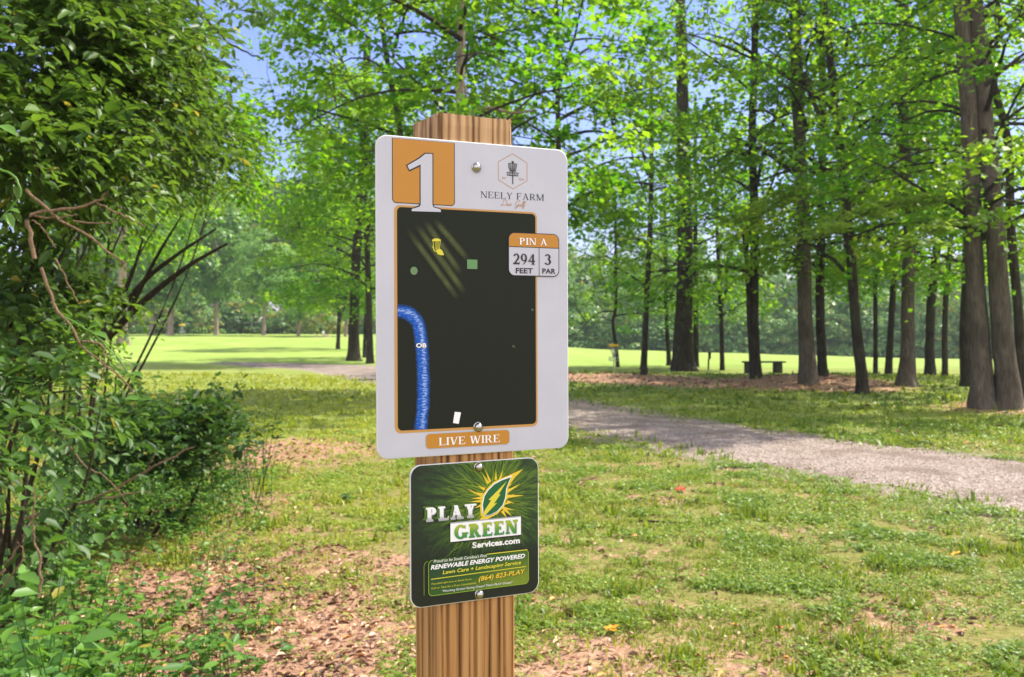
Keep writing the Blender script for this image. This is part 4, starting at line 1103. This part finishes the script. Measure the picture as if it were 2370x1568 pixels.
far_tree('tall hazy tree between the left shrub and the small forked tree', 560, 771, 340, 130, 1, 10, 150)
far_tree('hazy tree rising behind the white marker', 700, 772, 330, 130, 2, 10, 150)
far_tree('bright leafy bush tree right behind the white marker', 690, 778, 610, 60, 1, 8)
far_tree('low bright tree showing between the small forked tree and the sign', 800, 780, 580, 85, 0, 8)
far_tree('tall hazy tree over the left shrub\'s top edge', 420, 771, 340, 130, 0, 10, 150)
far_tree('rounded pale bush tree at the sign\'s right edge, beyond the disc basket', 1345, 795, 655, 75, 1, 8)
far_tree('low round tree behind the slim tree with the stump', 1440, 797, 640, 70, 2, 8)

def woodland():
    parts = []; br = []
    g = np.random.default_rng(77)
    base = [mass_crown(300 + i, 2600, .75) for i in range(4)]
    def put(px, d, top, half, k, up=0):
        x = (px - CX) / F * d; z = float(Hgt(x, d)); h = CAMZ - (top - HY) / F * d - z; r = half / F * d
        v, f, t_ = base[k]; a = g.random() * 6.28; ca, sa = math.cos(a), math.sin(a)
        w = v @ np.array([[ca, sa, 0], [-sa, ca, 0], [0, 0, 1]])
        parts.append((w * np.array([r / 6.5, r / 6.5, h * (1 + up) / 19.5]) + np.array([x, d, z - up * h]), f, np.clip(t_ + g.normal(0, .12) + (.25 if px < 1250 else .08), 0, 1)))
    for row, (d, t0, t1) in enumerate(((135, 640, 560), (150, 590, 520), (168, 560, 500))):
        for px in np.arange(1290, 2420, 62):
            put(px + g.uniform(-25, 25), d + g.uniform(-5, 5), g.uniform(t1, t0), g.uniform(50, 80), int(g.integers(4)), .2)
    for d, t0, t1 in ((145, 520, 430), (160, 440, 360), (175, 400, 320)):
        for px in np.arange(150, 900, 60):
            put(px + g.uniform(-25, 25), d, g.uniform(t1, t0), g.uniform(50, 80), int(g.integers(4)))
    for px in np.arange(860, 1330, 70):
        put(px, 150, g.uniform(520, 600), 60, int(g.integers(4)))
    for px in np.arange(100, 2460, 30):
        put(px + g.uniform(-15, 15), 128 + g.uniform(0, 8) if px < 1250 else 132, g.uniform(640, 735) + (25 if px > 1250 else 0), g.uniform(45, 75), int(g.integers(4)), .75)
    V, Fs, T = join(parts)
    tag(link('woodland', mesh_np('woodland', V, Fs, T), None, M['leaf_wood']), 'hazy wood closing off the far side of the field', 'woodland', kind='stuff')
woodland()

# ------------------------------------------------------------------ shrubs and undergrowth on the left
def sprays(g, C, Dr, L, nleaf, leaf, tint_mu, droop=.25, ratio=.5, twig=.0022):
    """C,Dr,L arrays of sprays: alternate oval leaves along a thin arching twig"""
    lv = []; n = len(C); br = []
    t = (np.arange(nleaf) + .5) / nleaf
    Dr = nrm(Dr); S = nrm(np.cross(Dr, np.array([0, 0, 1.]) + g.normal(0, .3, (n, 3))))
    UP = nrm(np.cross(S, Dr))
    for k in range(nleaf):
        keep = g.random(n) > .12
        P = C + Dr * (L * t[k])[:, None] - np.array([0, 0, 1]) * (droop * L * t[k] ** 2)[:, None]
        sd = 1 if k % 2 else -1
        D = Dr * .55 + S * sd * .8 + g.normal(0, .28, (n, 3)) - np.array([0, 0, .22])
        N = UP + g.normal(0, .38, (n, 3)) + np.array([0, 0, .5])
        LL = leaf * (.4 + .95 * g.random(n) ** 1.2) * (1.1 - .4 * t[k])
        lv.append(leaves6(P[keep], D[keep], N[keep], LL[keep], (LL * ratio * g.uniform(.8, 1.2, n))[keep], np.where(g.random(keep.sum()) < .010, 1.0, np.clip(tint_mu[keep] + g.normal(0, .17, keep.sum()) + .15 * (t[k] - .5), 0, .99))))
    e0 = C; e1 = C + Dr * (L * .55)[:, None] - np.array([0, 0, 1]) * (droop * L * .3)[:, None]; e2 = C + Dr * L[:, None] - np.array([0, 0, 1]) * (droop * L)[:, None]
    for i in range(n): br.append(tube(np.stack([e0[i], e1[i], e2[i]]), [twig, twig * .8, twig * .4], 3))
    return lv, br

def ell_points(g, n, blobs, shell=.35):
    """points in a union of ellipsoids given as (px, py, d, rx_px, ry_px, depth radius, weight)"""
    w = np.array([b[6] for b in blobs], float); w /= w.sum(); out = []; cen = []
    for b, k in zip(blobs, (w * n).astype(int)):
        c = ray(b[0], b[1], b[2]); r = np.array([b[3] / F * b[2], b[5], b[4] / F * b[2]])
        q = nrm(g.normal(0, 1, (k, 3))) * (shell + (1 - shell) * g.random((k, 1)) ** .5)
        lump = 1 + .25 * np.sin(q[:, :1] * 7 + b[0]) * np.sin(q[:, 2:] * 6 + b[1])
        out.append(c + q * r * lump); cen.append(np.repeat(c[None], k, 0))
    return np.concatenate(out), np.concatenate(cen)

def shrub(name, label, cat, base, blobs, n, nleaf, leaf, L, mat, seed, lean=(.55, -.3, -.1), ratio=.5, stems=None, group='shrubs along the left side', mu=.45, droop=.25, clump=.28):
    g = np.random.default_rng(seed)
    root = empty(name, tuple(base)); tag(root, label, cat, group)
    P, C = ell_points(g, n, blobs)
    ok = (P[:, 2] > Hgt(P[:, 0], P[:, 1]) + .05) & (vnoise(P[:, 0] + .6 * P[:, 2], P[:, 2] * .9 - .5 * P[:, 1], clump, seed) > g.random(len(P)) * .3 + .27); P, C = P[ok], C[ok]
    D = nrm(P - C) * .9 + np.array(lean) + g.normal(0, .45, P.shape)
    lv, br = sprays(g, P, D, L * g.uniform(.5, 1.2, len(P)), nleaf, leaf, np.clip(g.normal(mu, .16, len(P)), 0, 1), droop, ratio)
    off = np.array(base)
    V, Fs, T = join(lv); link('foliage', mesh_np('foliage', V - off, Fs, T), root, M[mat])
    bb = br
    for st in (stems or []):
        pts = curve_pts([ray(*p) for p in st[1:]], 14); bb.append(tube(pts, np.linspace(st[0], st[0] * .25, 14), 6))
    # stems from the foot out to the blobs
    for b in blobs:
        for k in range(2):
            e = ray(b[0] + g.uniform(-.6, .6) * b[3], b[1] + g.uniform(-.6, .3) * b[4], b[2] + g.uniform(-.5, .5) * b[5])
            mid = off + (e - off) * .5 + np.array([g.uniform(-.35, .35), g.uniform(-.3, .3), g.uniform(.05, .35) * abs(e[2] - off[2])])
            bb.append(tube(curve_pts([off + g.normal(0, .12, 3) * [1, 1, 0] - [0, 0, .1], mid, e], 12), np.linspace(.017, .003, 12), 5))
    V, Fs, T = join(bb); link('stems', mesh_np('stems', V - off, Fs, None, True), root, M['twig'])
    return root

def gpt(x, y): return np.array([x, y, float(Hgt(x, y))])
shrub('shrub', 'tall arching shrub with small oval leaves filling the upper left corner', 'shrub', gpt(-3.4, 5.6),
      [(40, 90, 4.4, 220, 190, .8, 1.2), (240, 90, 5.0, 160, 150, .8, 1.0), (80, 330, 4.2, 150, 110, .7, .8), (270, 270, 5.2, 130, 100, .8, .8), (430, 300, 6.2, 70, 70, .6, .35), (360, 10, 6.0, 90, 80, .6, .4), (30, 560, 5.0, 150, 100, .6, .5), (300, 400, 6.4, 110, 50, .5, .2), (90, 690, 5.2, 130, 60, .5, .4), (180, 470, 5.6, 120, 50, .5, .3)],
      3100, 9, .078, .36, 'leaf_shrub', 31,
      stems=[(.028, (250, 780, 6.6), (330, 700, 6.4), (430, 620, 6.2), (525, 565, 6.0)), (.022, (240, 770, 6.6), (330, 655, 6.4), (410, 590, 6.2), (500, 530, 6.1)), (.018, (300, 720, 6.5), (360, 600, 6.3), (420, 500, 6.2)), (.02, (230, 800, 6.5), (300, 650, 6.4), (340, 520, 6.3))])
shrub('shrub', 'fine leaved tall shrub behind the arching one, beside the blue sky gap', 'shrub', gpt(-4.6, 10.5),
      [(380, 230, 10.5, 120, 130, 1.4, 1.1), (490, 390, 10, 80, 60, 1.0, .5), (300, 60, 10.5, 150, 110, 1.4, .8), (220, 420, 10, 190, 130, 1.3, .7), (530, 300, 10, 40, 40, .6, .2), (80, 700, 9, 160, 140, 1.0, .8)],
      3600, 9, .085, .5, 'leaf_tree', 32, mu=.3)
shrub('shrub', 'dark leafy shrub at mid height on the left edge, behind bare twigs', 'shrub', gpt(-2.6, 5.0),
      [(40, 830, 4.6, 140, 90, .7, .9), (10, 1010, 4.2, 120, 110, .6, .9), (180, 930, 5.4, 90, 80, .6, .6), (20, 1190, 4.4, 90, 90, .5, .6)],
      1000, 8, .09, .4, 'leaf_low', 33, ratio=.55)
shrub('shrub', 'low dark bush bulging over the turf left of the sign', 'bush', gpt(-2.75, 7.6),
      [(390, 1015, 7.6, 110, 55, .7, 1.0), (490, 965, 7.8, 50, 40, .5, .4), (270, 1020, 7.0, 110, 75, .6, .7), (525, 1020, 7.6, 45, 40, .4, .3)],
      1050, 8, .075, .24, 'leaf_low', 34, lean=(.2, -.2, .35), ratio=.6, droop=.1, mu=.4)
shrub('shrub', 'small bright bush of tiny leaves at the foot of the low dark bush', 'bush', gpt(-2.95, 7.3),
      [(330, 1110, 7.4, 190, 60, .7, 1.0), (230, 1170, 6.4, 150, 60, .6, .8)],
      1100, 8, .042, .16, 'leaf_seedling', 35, lean=(.1, -.1, .5), ratio=.6, droop=.05, mu=.35)

# weed stalks standing above the low bush
def weeds():
    g = np.random.default_rng(36); br = []; lv = []
    for i in range(60):
        px = g.uniform(300, 620); d = g.uniform(7.5, 10.5); x = (px - CX) / F * d; b = gpt(x, d); h = g.uniform(.45, 1.15) * (1.0 if px < 520 else .75)
        tip = b + np.array([g.normal(0, .12), g.normal(0, .1), h]); br.append(tube(np.stack([b, (b + tip) / 2 + g.normal(0, .03, 3), tip]), [.003, .0025, .0012], 4))
        m = 12; t = g.uniform(.3, 1, m); P = b + (tip - b) * t[:, None]
        D = g.normal(0, 1, (m, 3)) * [1, 1, .3]; LL = g.uniform(.03, .07, m)
        lv.append(leaves6(P, D, np.tile([0, 0, 1.], (m, 1)) + g.normal(0, .3, (m, 3)), LL, LL * .5, np.clip(g.normal(.4, .2, m), 0, 1)))
    V, Fs, T = join(lv + br); tag(link('weeds', mesh_np('weeds', V, Fs, T), None, M['leaf_low']), 'thin weed stalks rising out of the grass behind the low dark bush', 'weeds', kind='stuff')
weeds()

# leafy undergrowth on the ground at the lower left, too dense to count
def undergrowth():
    g = np.random.default_rng(61); lv = []; br = []
    def patch(n, px0, px1, d0, d1, h0, h1, leaf, nl, prob):
        for _ in range(n):
            d = g.uniform(d0, d1); px = px0 + (px1 - px0) * g.random() ** 1.6; x = (px - CX) / F * d; b = gpt(x, d)
            if vnoise(x, d, .35, 62) < prob: continue
            h = g.uniform(h0, h1); tip = b + np.array([g.normal(0, .3) * h, g.normal(0, .3) * h, h]); br.append(tube(np.stack([b, (b + tip) / 2 + [0, 0, .02], tip]), [.0028, .0022, .001], 3))
            t = g.uniform(.25, 1, nl); P = b + (tip - b) * t[:, None]; th = g.random(nl) * 6.28
            D = np.stack([np.cos(th), np.sin(th), g.normal(.1, .3, nl)], -1); LL = leaf * g.uniform(.4, 1.2, nl)
            lv.append(leaves6(P, D, np.stack([g.normal(0, .35, nl), g.normal(-.1, .35, nl), np.ones(nl)], -1), LL, LL * g.uniform(.35, .6, nl), np.clip(g.normal(.5, .22, nl) + g.normal(0, .15), 0, 1), .12))
    patch(330, -20, 620, 3.7, 5.6, .05, .22, .062, 8, .40)
    patch(150, -20, 260, 3.5, 6.0, .15, .42, .085, 9, .30)
    patch(420, 120, 560, 6.2, 10.5, .05, .22, .05, 9, .38)
    patch(120, 420, 640, 7.2, 10.0, .1, .4, .055, 9, .35)
    V, Fs, T = join(lv + br); tag(link('undergrowth', mesh_np('undergrowth', V, Fs, T), None, M['leaf_seedling']), 'leafy green weeds and sprouts along the foot of the left shrubs', 'undergrowth', kind='stuff')
undergrowth()

# bare twigs, vines and a dead branch
def twig_thing(name, label, cat, lines, mat, group=None, leaves=None, leafmat='leaf_seedling', seed=0):
    g = np.random.default_rng(seed); br = []; first = ray(*lines[0][1])
    for ln in lines:
        pts = curve_pts([ray(*p) for p in ln[1:]], 18); pts[1:-1] += g.normal(0, ln[0] * .5, (16, 3)); br.append(tube(pts, np.linspace(ln[0], ln[0] * .45, 18), 6))
    V, Fs, _ = join(br); root = link(name, mesh_np(name, V - first, Fs, np.full(sum(len(f) for f in Fs), .9), True), None, M[mat], tuple(first)); tag(root, label, cat, group)
    if leaves:
        P = np.array([ray(*l[:3]) for l in leaves]); D = np.array([[l[3], -.2, l[4]] for l in leaves], float); L = np.array([l[5] for l in leaves])
        N = np.tile([0, -.5, 1.], (len(P), 1)) + g.normal(0, .2, (len(P), 3))
        V, Fs, T = leaves6(P, D, N, L, L * .55, np.full(len(P), .6)); link('leaves', mesh_np('leaves', V - first, Fs, T), root, M[leafmat])
    return root
twig_thing('dead_branch', 'pale pinkish dead twig with several forks hanging in the left shrub', 'branch',
    [(.007, (80, 600, 3.0), (68, 540, 3.0), (72, 500, 3.0), (110, 488, 3.0), (180, 482, 3.0), (225, 468, 3.0), (245, 448, 3.0)), (.004, (80, 500, 3.0), (120, 506, 3.0), (180, 498, 3.0)),
     (.005, (60, 440, 3.0), (130, 500, 3.0), (220, 560, 3.0), (275, 600, 3.0), (290, 625, 3.05)), (.0035, (225, 470, 3.0), (270, 492, 3.0), (310, 512, 3.0), (338, 525, 3.0)), (.003, (170, 512, 3.0), (230, 518, 3.0), (262, 512, 3.0), (275, 492, 3.0)),
     (.003, (75, 510, 3.0), (100, 530, 3.0), (130, 575, 3.0))], 'deadwood', 'dead twigs and vines in the left shrubs')
twig_thing('dead_branch', 'long thin brown twig slanting down through the left shrub to a hooked end', 'branch',
    [(.006, (95, 620, 3.4), (120, 690, 3.4), (160, 750, 3.4), (190, 800, 3.4), (260, 860, 3.45), (310, 910, 3.5)), (.004, (190, 790, 3.4), (235, 800, 3.4), (242, 850, 3.4), (225, 900, 3.4)), (.0035, (130, 600, 3.4), (150, 640, 3.4), (180, 700, 3.4))],
    'deadwood', 'dead twigs and vines in the left shrubs')
twig_thing('dead_branch', 'reddish brown dead branch reaching out of the bushes over the leaf litter', 'branch',
    [(.011, (60, 1200, 5.6), (170, 1170, 5.6), (260, 1135, 5.6), (350, 1085, 5.6), (450, 1035, 5.6)), (.006, (340, 1092, 5.6), (352, 1065, 5.6), (360, 1052, 5.6)), (.007, (200, 1165, 5.6), (270, 1150, 5.6), (320, 1140, 5.6), (352, 1143, 5.6)),
     (.005, (160, 1030, 5.4), (200, 1080, 5.4), (250, 1110, 5.4), (300, 1170, 5.4))], 'deadwood', 'dead twigs and vines in the left shrubs')
twig_thing('dead_branch', 'pair of bare curved twigs rising at the bottom left corner', 'branch',
    [(.006, (90, 1380, 3.6), (95, 1310, 3.6), (80, 1250, 3.6), (75, 1210, 3.6)), (.005, (0, 1330, 3.6), (40, 1270, 3.6), (75, 1200, 3.6), (80, 1130, 3.6)), (.004, (5, 1360, 3.6), (45, 1310, 3.6), (55, 1280, 3.6), (40, 1255, 3.6))],
    'deadwood', 'dead twigs and vines in the left shrubs')
twig_thing('vine', 'light green vine tendril trailing down before the low bush, leaf at its tip', 'vine',
    [(.0032, (150, 735, 3.2), (205, 765, 3.2), (245, 800, 3.2), (290, 850, 3.2), (308, 890, 3.2), (325, 925, 3.2))], 'leaf_seedling', 'dead twigs and vines in the left shrubs',
    [(325, 925, 3.2, -1, .15, .05), (325, 925, 3.2, 1, .1, .045), (300, 865, 3.2, 1, -.1, .05), (300, 865, 3.2, -1, .1, .04), (282, 845, 3.2, -.4, .6, .045), (200, 765, 3.2, .9, .5, .05), (215, 770, 3.2, 1, -.3, .06), (170, 745, 3.2, -.3, -.8, .05)], seed=4)
twig_thing('vine', 'bright green vine loop curling at the picture\'s left edge below the glossy leaves', 'vine',
    [(.0035, (0, 392, 2.6), (28, 405, 2.6), (48, 432, 2.6), (40, 465, 2.6), (10, 500, 2.6), (-10, 520, 2.6))], 'leaf_seedling', 'dead twigs and vines in the left shrubs',
    [(12, 492, 2.6, .5, -.7, .05), (20, 485, 2.6, .9, -.2, .035), (0, 290, 2.6, .6, -.3, .06)], seed=5)
twig_thing('vine', 'yellow green shoot arching out of the dark left shrub towards the low bush', 'vine',
    [(.003, (0, 1020, 3.4), (60, 1005, 3.4), (110, 980, 3.4), (150, 975, 3.4), (190, 1000, 3.4))], 'leaf_seedling', 'dead twigs and vines in the left shrubs',
    [(70, 1003, 3.4, .8, .4, .06), (90, 995, 3.4, -.3, .7, .05), (150, 976, 3.4, .5, .6, .05), (190, 1000, 3.4, .9, -.4, .05), (60, 1005, 3.4, .2, -.8, .05)], seed=6)

# broad leaved seedlings at the bottom left
def seedling_meshes(seed, n, leaf, h):
    g = np.random.default_rng(seed); lv = []; br = []
    for k in range(3):
        a = g.uniform(0, 6.28); tip = np.array([math.cos(a) * .12, math.sin(a) * .12, h * g.uniform(.75, 1.05)]); br.append(tube(np.stack([[0, 0, -.03], tip * .5 + [0, 0, .03], tip]), [.0035, .003, .0015], 5))
        m = n // 3; t = np.linspace(.35, 1, m); P = tip * t[:, None]; th = np.arange(m) * 2.4 + a
        D = np.stack([np.cos(th), np.sin(th), g.normal(.05, .2, m)], -1); LL = leaf * g.uniform(.6, 1.15, m)
        N = np.stack([g.normal(0, .25, m), g.normal(-.15, .25, m), np.ones(m)], -1)
        lv.append(leaves6(P, D, N, LL, LL * .52, np.clip(g.normal(.5, .2, m), 0, 1), .12))
    V, Fs, T = join(lv); V2, F2, _ = join(br)
    a = mesh_np('leaves', V, Fs, T); b = mesh_np('stems', V2, F2, None, True); a.materials.append(M['leaf_seedling']); b.materials.append(M['leaf_seedling']); return a, b
SEED = [seedling_meshes(51, 15, .12, .52), seedling_meshes(52, 12, .10, .34), seedling_meshes(53, 9, .07, .16)]
def seedling(label, px, py, d, k, rot, sc=1.0):
    """(px,py): where the photo shows its top"""
    x = (px - CX) / F * d; b = gpt(x, d); root = empty('seedling', tuple(b)); tag(root, label, 'seedling', 'broad leaved seedlings at the bottom left')
    h = (.52, .34, .16)[k]; want = max(.06, CAMZ - (py - HY) / F * d - b[2]); s = want / h
    for nm, me in zip(('leaves', 'stems'), SEED[k]):
        o = link(nm, me, root); o.rotation_euler = (0, 0, rot); o.scale = (sc, sc, s)
seedling('tallest seedling, its yellow green leaves highest at the left edge', 110, 1385, 3.4, 0, .3, .95)
seedling('seedling with one large pale leaf pointing to the bottom left corner', 140, 1450, 3.5, 1, 1.9, 1.0)
seedling('leafy seedling right of the large pale leaf, over brown dead leaves', 300, 1455, 3.8, 1, 4.0, .9)
seedling('dark green seedling cut by the picture\'s bottom left corner', 40, 1500, 3.5, 0, 5.2, .8)
seedling('low seedling in the bottom edge between two patches of dead leaves', 400, 1500, 4.2, 2, .9, 1.3)
seedling('small seedling with rounded leaves alone on the dead leaves left of the post', 575, 1430, 4.8, 2, 2.2, 1.1)
seedling('broad leaved seedling just under the reddish dead branch', 90, 1270, 3.7, 0, 3.3, .8)
seedling('small weedy seedling behind the bare bottom left twigs', 330, 1400, 4.4, 2, 5.0, 1.3)
seedling('little seedling with narrow leaves at the bottom edge near the post', 640, 1500, 4.6, 2, 1.2, .9)

# overhanging dark leaf sprig at the top
twig_thing('hanging_branch', 'dark leafy branch tip hanging into the blue sky gap at the top', 'branch',
    [(.012, (440, -30, 7), (480, 50, 7), (540, 105, 7), (610, 140, 7)), (.006, (520, -30, 7), (550, 20, 7), (600, 30, 7), (640, 60, 7)), (.005, (500, 75, 7), (530, 70, 7), (560, 60, 7))], 'twig', None,
    [(random.uniform(490, 640), random.uniform(-10, 60), 7 + random.uniform(-.2, .2), random.uniform(-1, 1), random.uniform(-1, .2), random.uniform(.05, .1)) for _ in range(70)], 'leaf_low', 9)

# ------------------------------------------------------------------ small things on the turf
def disc_basket(label, px, py, hpx, wpx, d=None):
    g = ground_at(px, py) if d is None else ray(px, py, d); 
    dd = g[1]; H_ = hpx / F * dd; W = wpx / F * dd / 2
    root = empty('disc_basket', tuple(g)); tag(root, label, 'disc basket', 'disc golf baskets')
    v, f, _ = tube(np.array([[0, 0, -.05], [0, 0, H_ * .5], [0, 0, H_]]), [.022 * H_] * 3, 8); link('pole', mesh_np('pole', v, f, None, True), root, M['steel'])
    zc = np.array([[0, 0, H_ * .90], [0, 0, H_ * .901], [0, 0, H_ * .999], [0, 0, H_]]); v, f, _ = tube(zc, [W * .85, W, W, W * .1], 20); link('band', mesh_np('band', v, f, None), root, M['band'])
    ch = []
    for k in range(12):
        a = k * .5236; ch.append(tube(np.array([[W * .8 * math.cos(a), W * .8 * math.sin(a), H_ * .9], [W * .5 * math.cos(a), W * .5 * math.sin(a), H_ * .66], [W * .12 * math.cos(a), W * .12 * math.sin(a), H_ * .5]]), [.006 * H_] * 3, 4))
    V, Fs, _ = join(ch); link('chains', mesh_np('chains', V, Fs, None), root, M['steel'])
    tr = []
    for k in range(18):
        a = k * .349; tr.append(tube(np.array([[W * 1.0 * math.cos(a), W * 1.0 * math.sin(a), H_ * .5], [W * 1.0 * math.cos(a), W * 1.0 * math.sin(a), H_ * .36], [.02 * math.cos(a), .02 * math.sin(a), H_ * .35]]), [.006 * H_] * 3, 4))
    th = np.linspace(0, 6.2832, 25); tr.append(tube(np.stack([W * np.cos(th), W * np.sin(th), np.full(25, H_ * .5)], -1), [.009 * H_] * 25, 5)); tr.append(tube(np.stack([W * np.cos(th), W * np.sin(th), np.full(25, H_ * .36)], -1), [.008 * H_] * 25, 5))
    V, Fs, _ = join(tr); link('tray', mesh_np('tray', V, Fs, None), root, M['steel'])
disc_basket('disc basket with a yellow band in front of the crooked young tree', 1421, 857, 60, 23)
disc_basket('distant disc basket with a yellow band before the trees left of the field', 421, 781, 30, 13, 100)

def cube_mesh(name, x0, y0, z0, x1, y1, z1, bev=.01):
    import bmesh
    bm = bmesh.new(); bmesh.ops.create_cube(bm, size=1)
    for v in bm.verts: v.co = ((x0 + x1) / 2 + v.co.x * (x1 - x0), (y0 + y1) / 2 + v.co.y * (y1 - y0), (z0 + z1) / 2 + v.co.z * (z1 - z0))
    bmesh.ops.bevel(bm, geom=bm.edges[:], offset=bev, segments=2, affect='EDGES'); me = bpy.data.meshes.new(name); bm.to_mesh(me); bm.free(); return me
def bench():
    g = ground_at(1768, 864); k = g[1] / F; root = empty('bench', tuple(g)); tag(root, 'backless bench with a thin flat seat on two block legs, behind a tree', 'bench')
    root.rotation_euler = (0, 0, .12)
    link('seat', cube_mesh('seat', -49 * k, -.2, 24 * k, 49 * k, .2, 27.5 * k), root, M['concrete'])
    for x in (-36, 33): link('leg', cube_mesh('leg', (x - 8) * k, -.16, -.1, (x + 8) * k, .16, 24 * k), root, M['concrete'])
bench()
def marker_post():
    g = ground_at(1639, 857); k = g[1] / F; h = 42 * k
    v, f, _ = tube(np.array([[0, 0, -.1], [.02, 0, h * .6], [.05, 0, h * .62], [.055, 0, h * .97], [.05, 0, h]]), [.03, .032, .05, .055, .03], 10)
    tag(link('marker_post', mesh_np('marker_post', v, f, None, True), None, M['darkpost'], tuple(g)), 'thin dark marker post with a thicker top between the trunks', 'post')
    g = ground_at(1491, 868); v, f, _ = tube(np.array([[0, 0, -.05], [0, 0, .12], [0, 0, .2], [0, 0, .205]]), [.15, .12, .12, .01], 12)
    tag(link('stump', mesh_np('stump', v, f, None), None, M['bark_dark'], tuple(g)), 'low dark stump on the mulch in front of the slim straight tree', 'stump')
    g = ground_at(749, 781); k = g[1] / F; root = empty('white_marker', tuple(g)); tag(root, 'small white marker board on a short post at the far field edge', 'marker')
    link('post', cube_mesh('post', -3 * k, -.08, -.2, 3 * k, .08, 8 * k), root, M['stone']); link('board', cube_mesh('board', -5 * k, -.14, 6 * k, 5 * k, .06, 17 * k, .1), root, M['ink_white'])
    for x, w, lab in ((-17, 4, 'left one of two tan stones beside the white marker'), (9, 6, 'right, larger one of two tan stones beside the white marker')):
        s = (g[0] + x * k, g[1], float(Hgt(g[0] + x * k, g[1])))
        tag(link('stone', cube_mesh('stone', -w * k, -.2, -.1, w * k, .2, 5.5 * k, .08), None, M['stone'], s), lab, 'stone', 'tan stones by the white marker')
marker_post()

def fallen_leaf(label, px, py, size, col, lobes, seed):
    g = ground_at(px, py); rr = np.random.default_rng(seed); t = NT('fallen_leaf_colour'); n = t.noise(t.obj(), 60, 3)
    t.base(t.mix(n, tuple(c * .7 for c in col), col)); t.set(.5, 0, .3)
    n = lobes * 4; a = np.linspace(0, 6.2832, n, endpoint=False); r = size * (.74 + .26 * np.cos(lobes * a)) * (1 + rr.normal(0, .06, n))
    V = np.concatenate([[[0, 0, .012]], np.stack([r * np.cos(a), r * np.sin(a), .012 + .25 * r * np.abs(np.sin(a * 1.5)) + rr.normal(0, .003, n)], -1)])
    f = np.array([[0, i + 1, (i + 1) % n + 1] for i in range(n)])
    o = link('fallen_leaf', mesh_np('fallen_leaf', V, [f]), None, t.m, (g[0], g[1], g[2] + .018)); o.rotation_euler = (.25, .1, rr.uniform(0, 6))
    tag(o, label, 'leaf', 'bright fallen leaves on the turf')
fallen_leaf('red fallen leaf lying on the turf right of the green plate', 1577, 1140, .065, (.55, .07, .035), 5, 1)
fallen_leaf('large orange yellow fallen leaf near the post\'s foot', 1416, 1472, .040, (.72, .30, .02), 5, 2)
fallen_leaf('yellow fallen leaf on the turf at far right', 2212, 1294, .042, (.78, .42, .04), 5, 3)
fallen_leaf('small salmon fallen leaf half folded in the grass', 1803, 1468, .035, (.62, .22, .10), 3, 4)
fallen_leaf('tiny orange fallen leaf beyond the red leaf', 1700, 1131, .045, (.62, .22, .08), 3, 5)

def stick(label, a, b, r, seed):
    A = ground_at(*a); B = ground_at(*b); rr = np.random.default_rng(seed); t = np.linspace(0, 1, 9); P = A + (B - A) * t[:, None] + rr.normal(0, r * .8, (9, 3)); P[:, 2] = Hgt(P[:, 0], P[:, 1]) + r * 1.6
    v, f, _ = tube(P - A, np.linspace(r, r * .5, 9), 6); tag(link('fallen_stick', mesh_np('fallen_stick', v, f, None, True), None, M['deadwood' if seed % 2 else 'twig'], tuple(A)), label, 'stick', 'sticks lying on the turf')
stick('pale stick beside the green plate\'s upper right corner', (1330, 1121), (1395, 1105), .014, 1)
stick('dark stick lying level in the middle of the right turf', (1478, 1212), (1590, 1218), .011, 2)
stick('short brown stick right of the post near the green plate\'s lower corner', (1310, 1420), (1358, 1388), .010, 3)
def dark_clump():
    g = ground_at(803, 1163); rr = np.random.default_rng(8); m = 14; a = rr.uniform(0, 6.28, m)
    V, Fs, T = leaves6(np.tile([0, 0, .03], (m, 1)) + rr.normal(0, .02, (m, 3)), np.stack([np.cos(a), np.sin(a), rr.uniform(.1, .6, m)], -1), np.tile([0, 0, 1.], (m, 1)), np.full(m, .075), np.full(m, .045), rr.uniform(.2, .5, m))
    tag(link('weed', mesh_np('weed', V, Fs, T), None, M['leaf_low'], tuple(g)), 'single dark green weed tuft on the turf left of the sign', 'weed')
dark_clump()

# ------------------------------------------------------------------ summer haze
def haze():
    me = cube_mesh('haze', -330, -30, -12, 330, 330, 45, .5)
    t = NT('haze'); t.n.remove(t.b); v = t.add('ShaderNodeVolumePrincipled'); v.inputs['Color'].default_value = (.82, .92, .96, 1); v.inputs['Density'].default_value = .0004; v.inputs['Anisotropy'].default_value = .2
    t.link(v.outputs[0], t.out.inputs['Volume'])
    tag(link('haze', me, None, t.m), 'thin bluish summer haze filling the air', 'haze', kind='stuff')
haze()
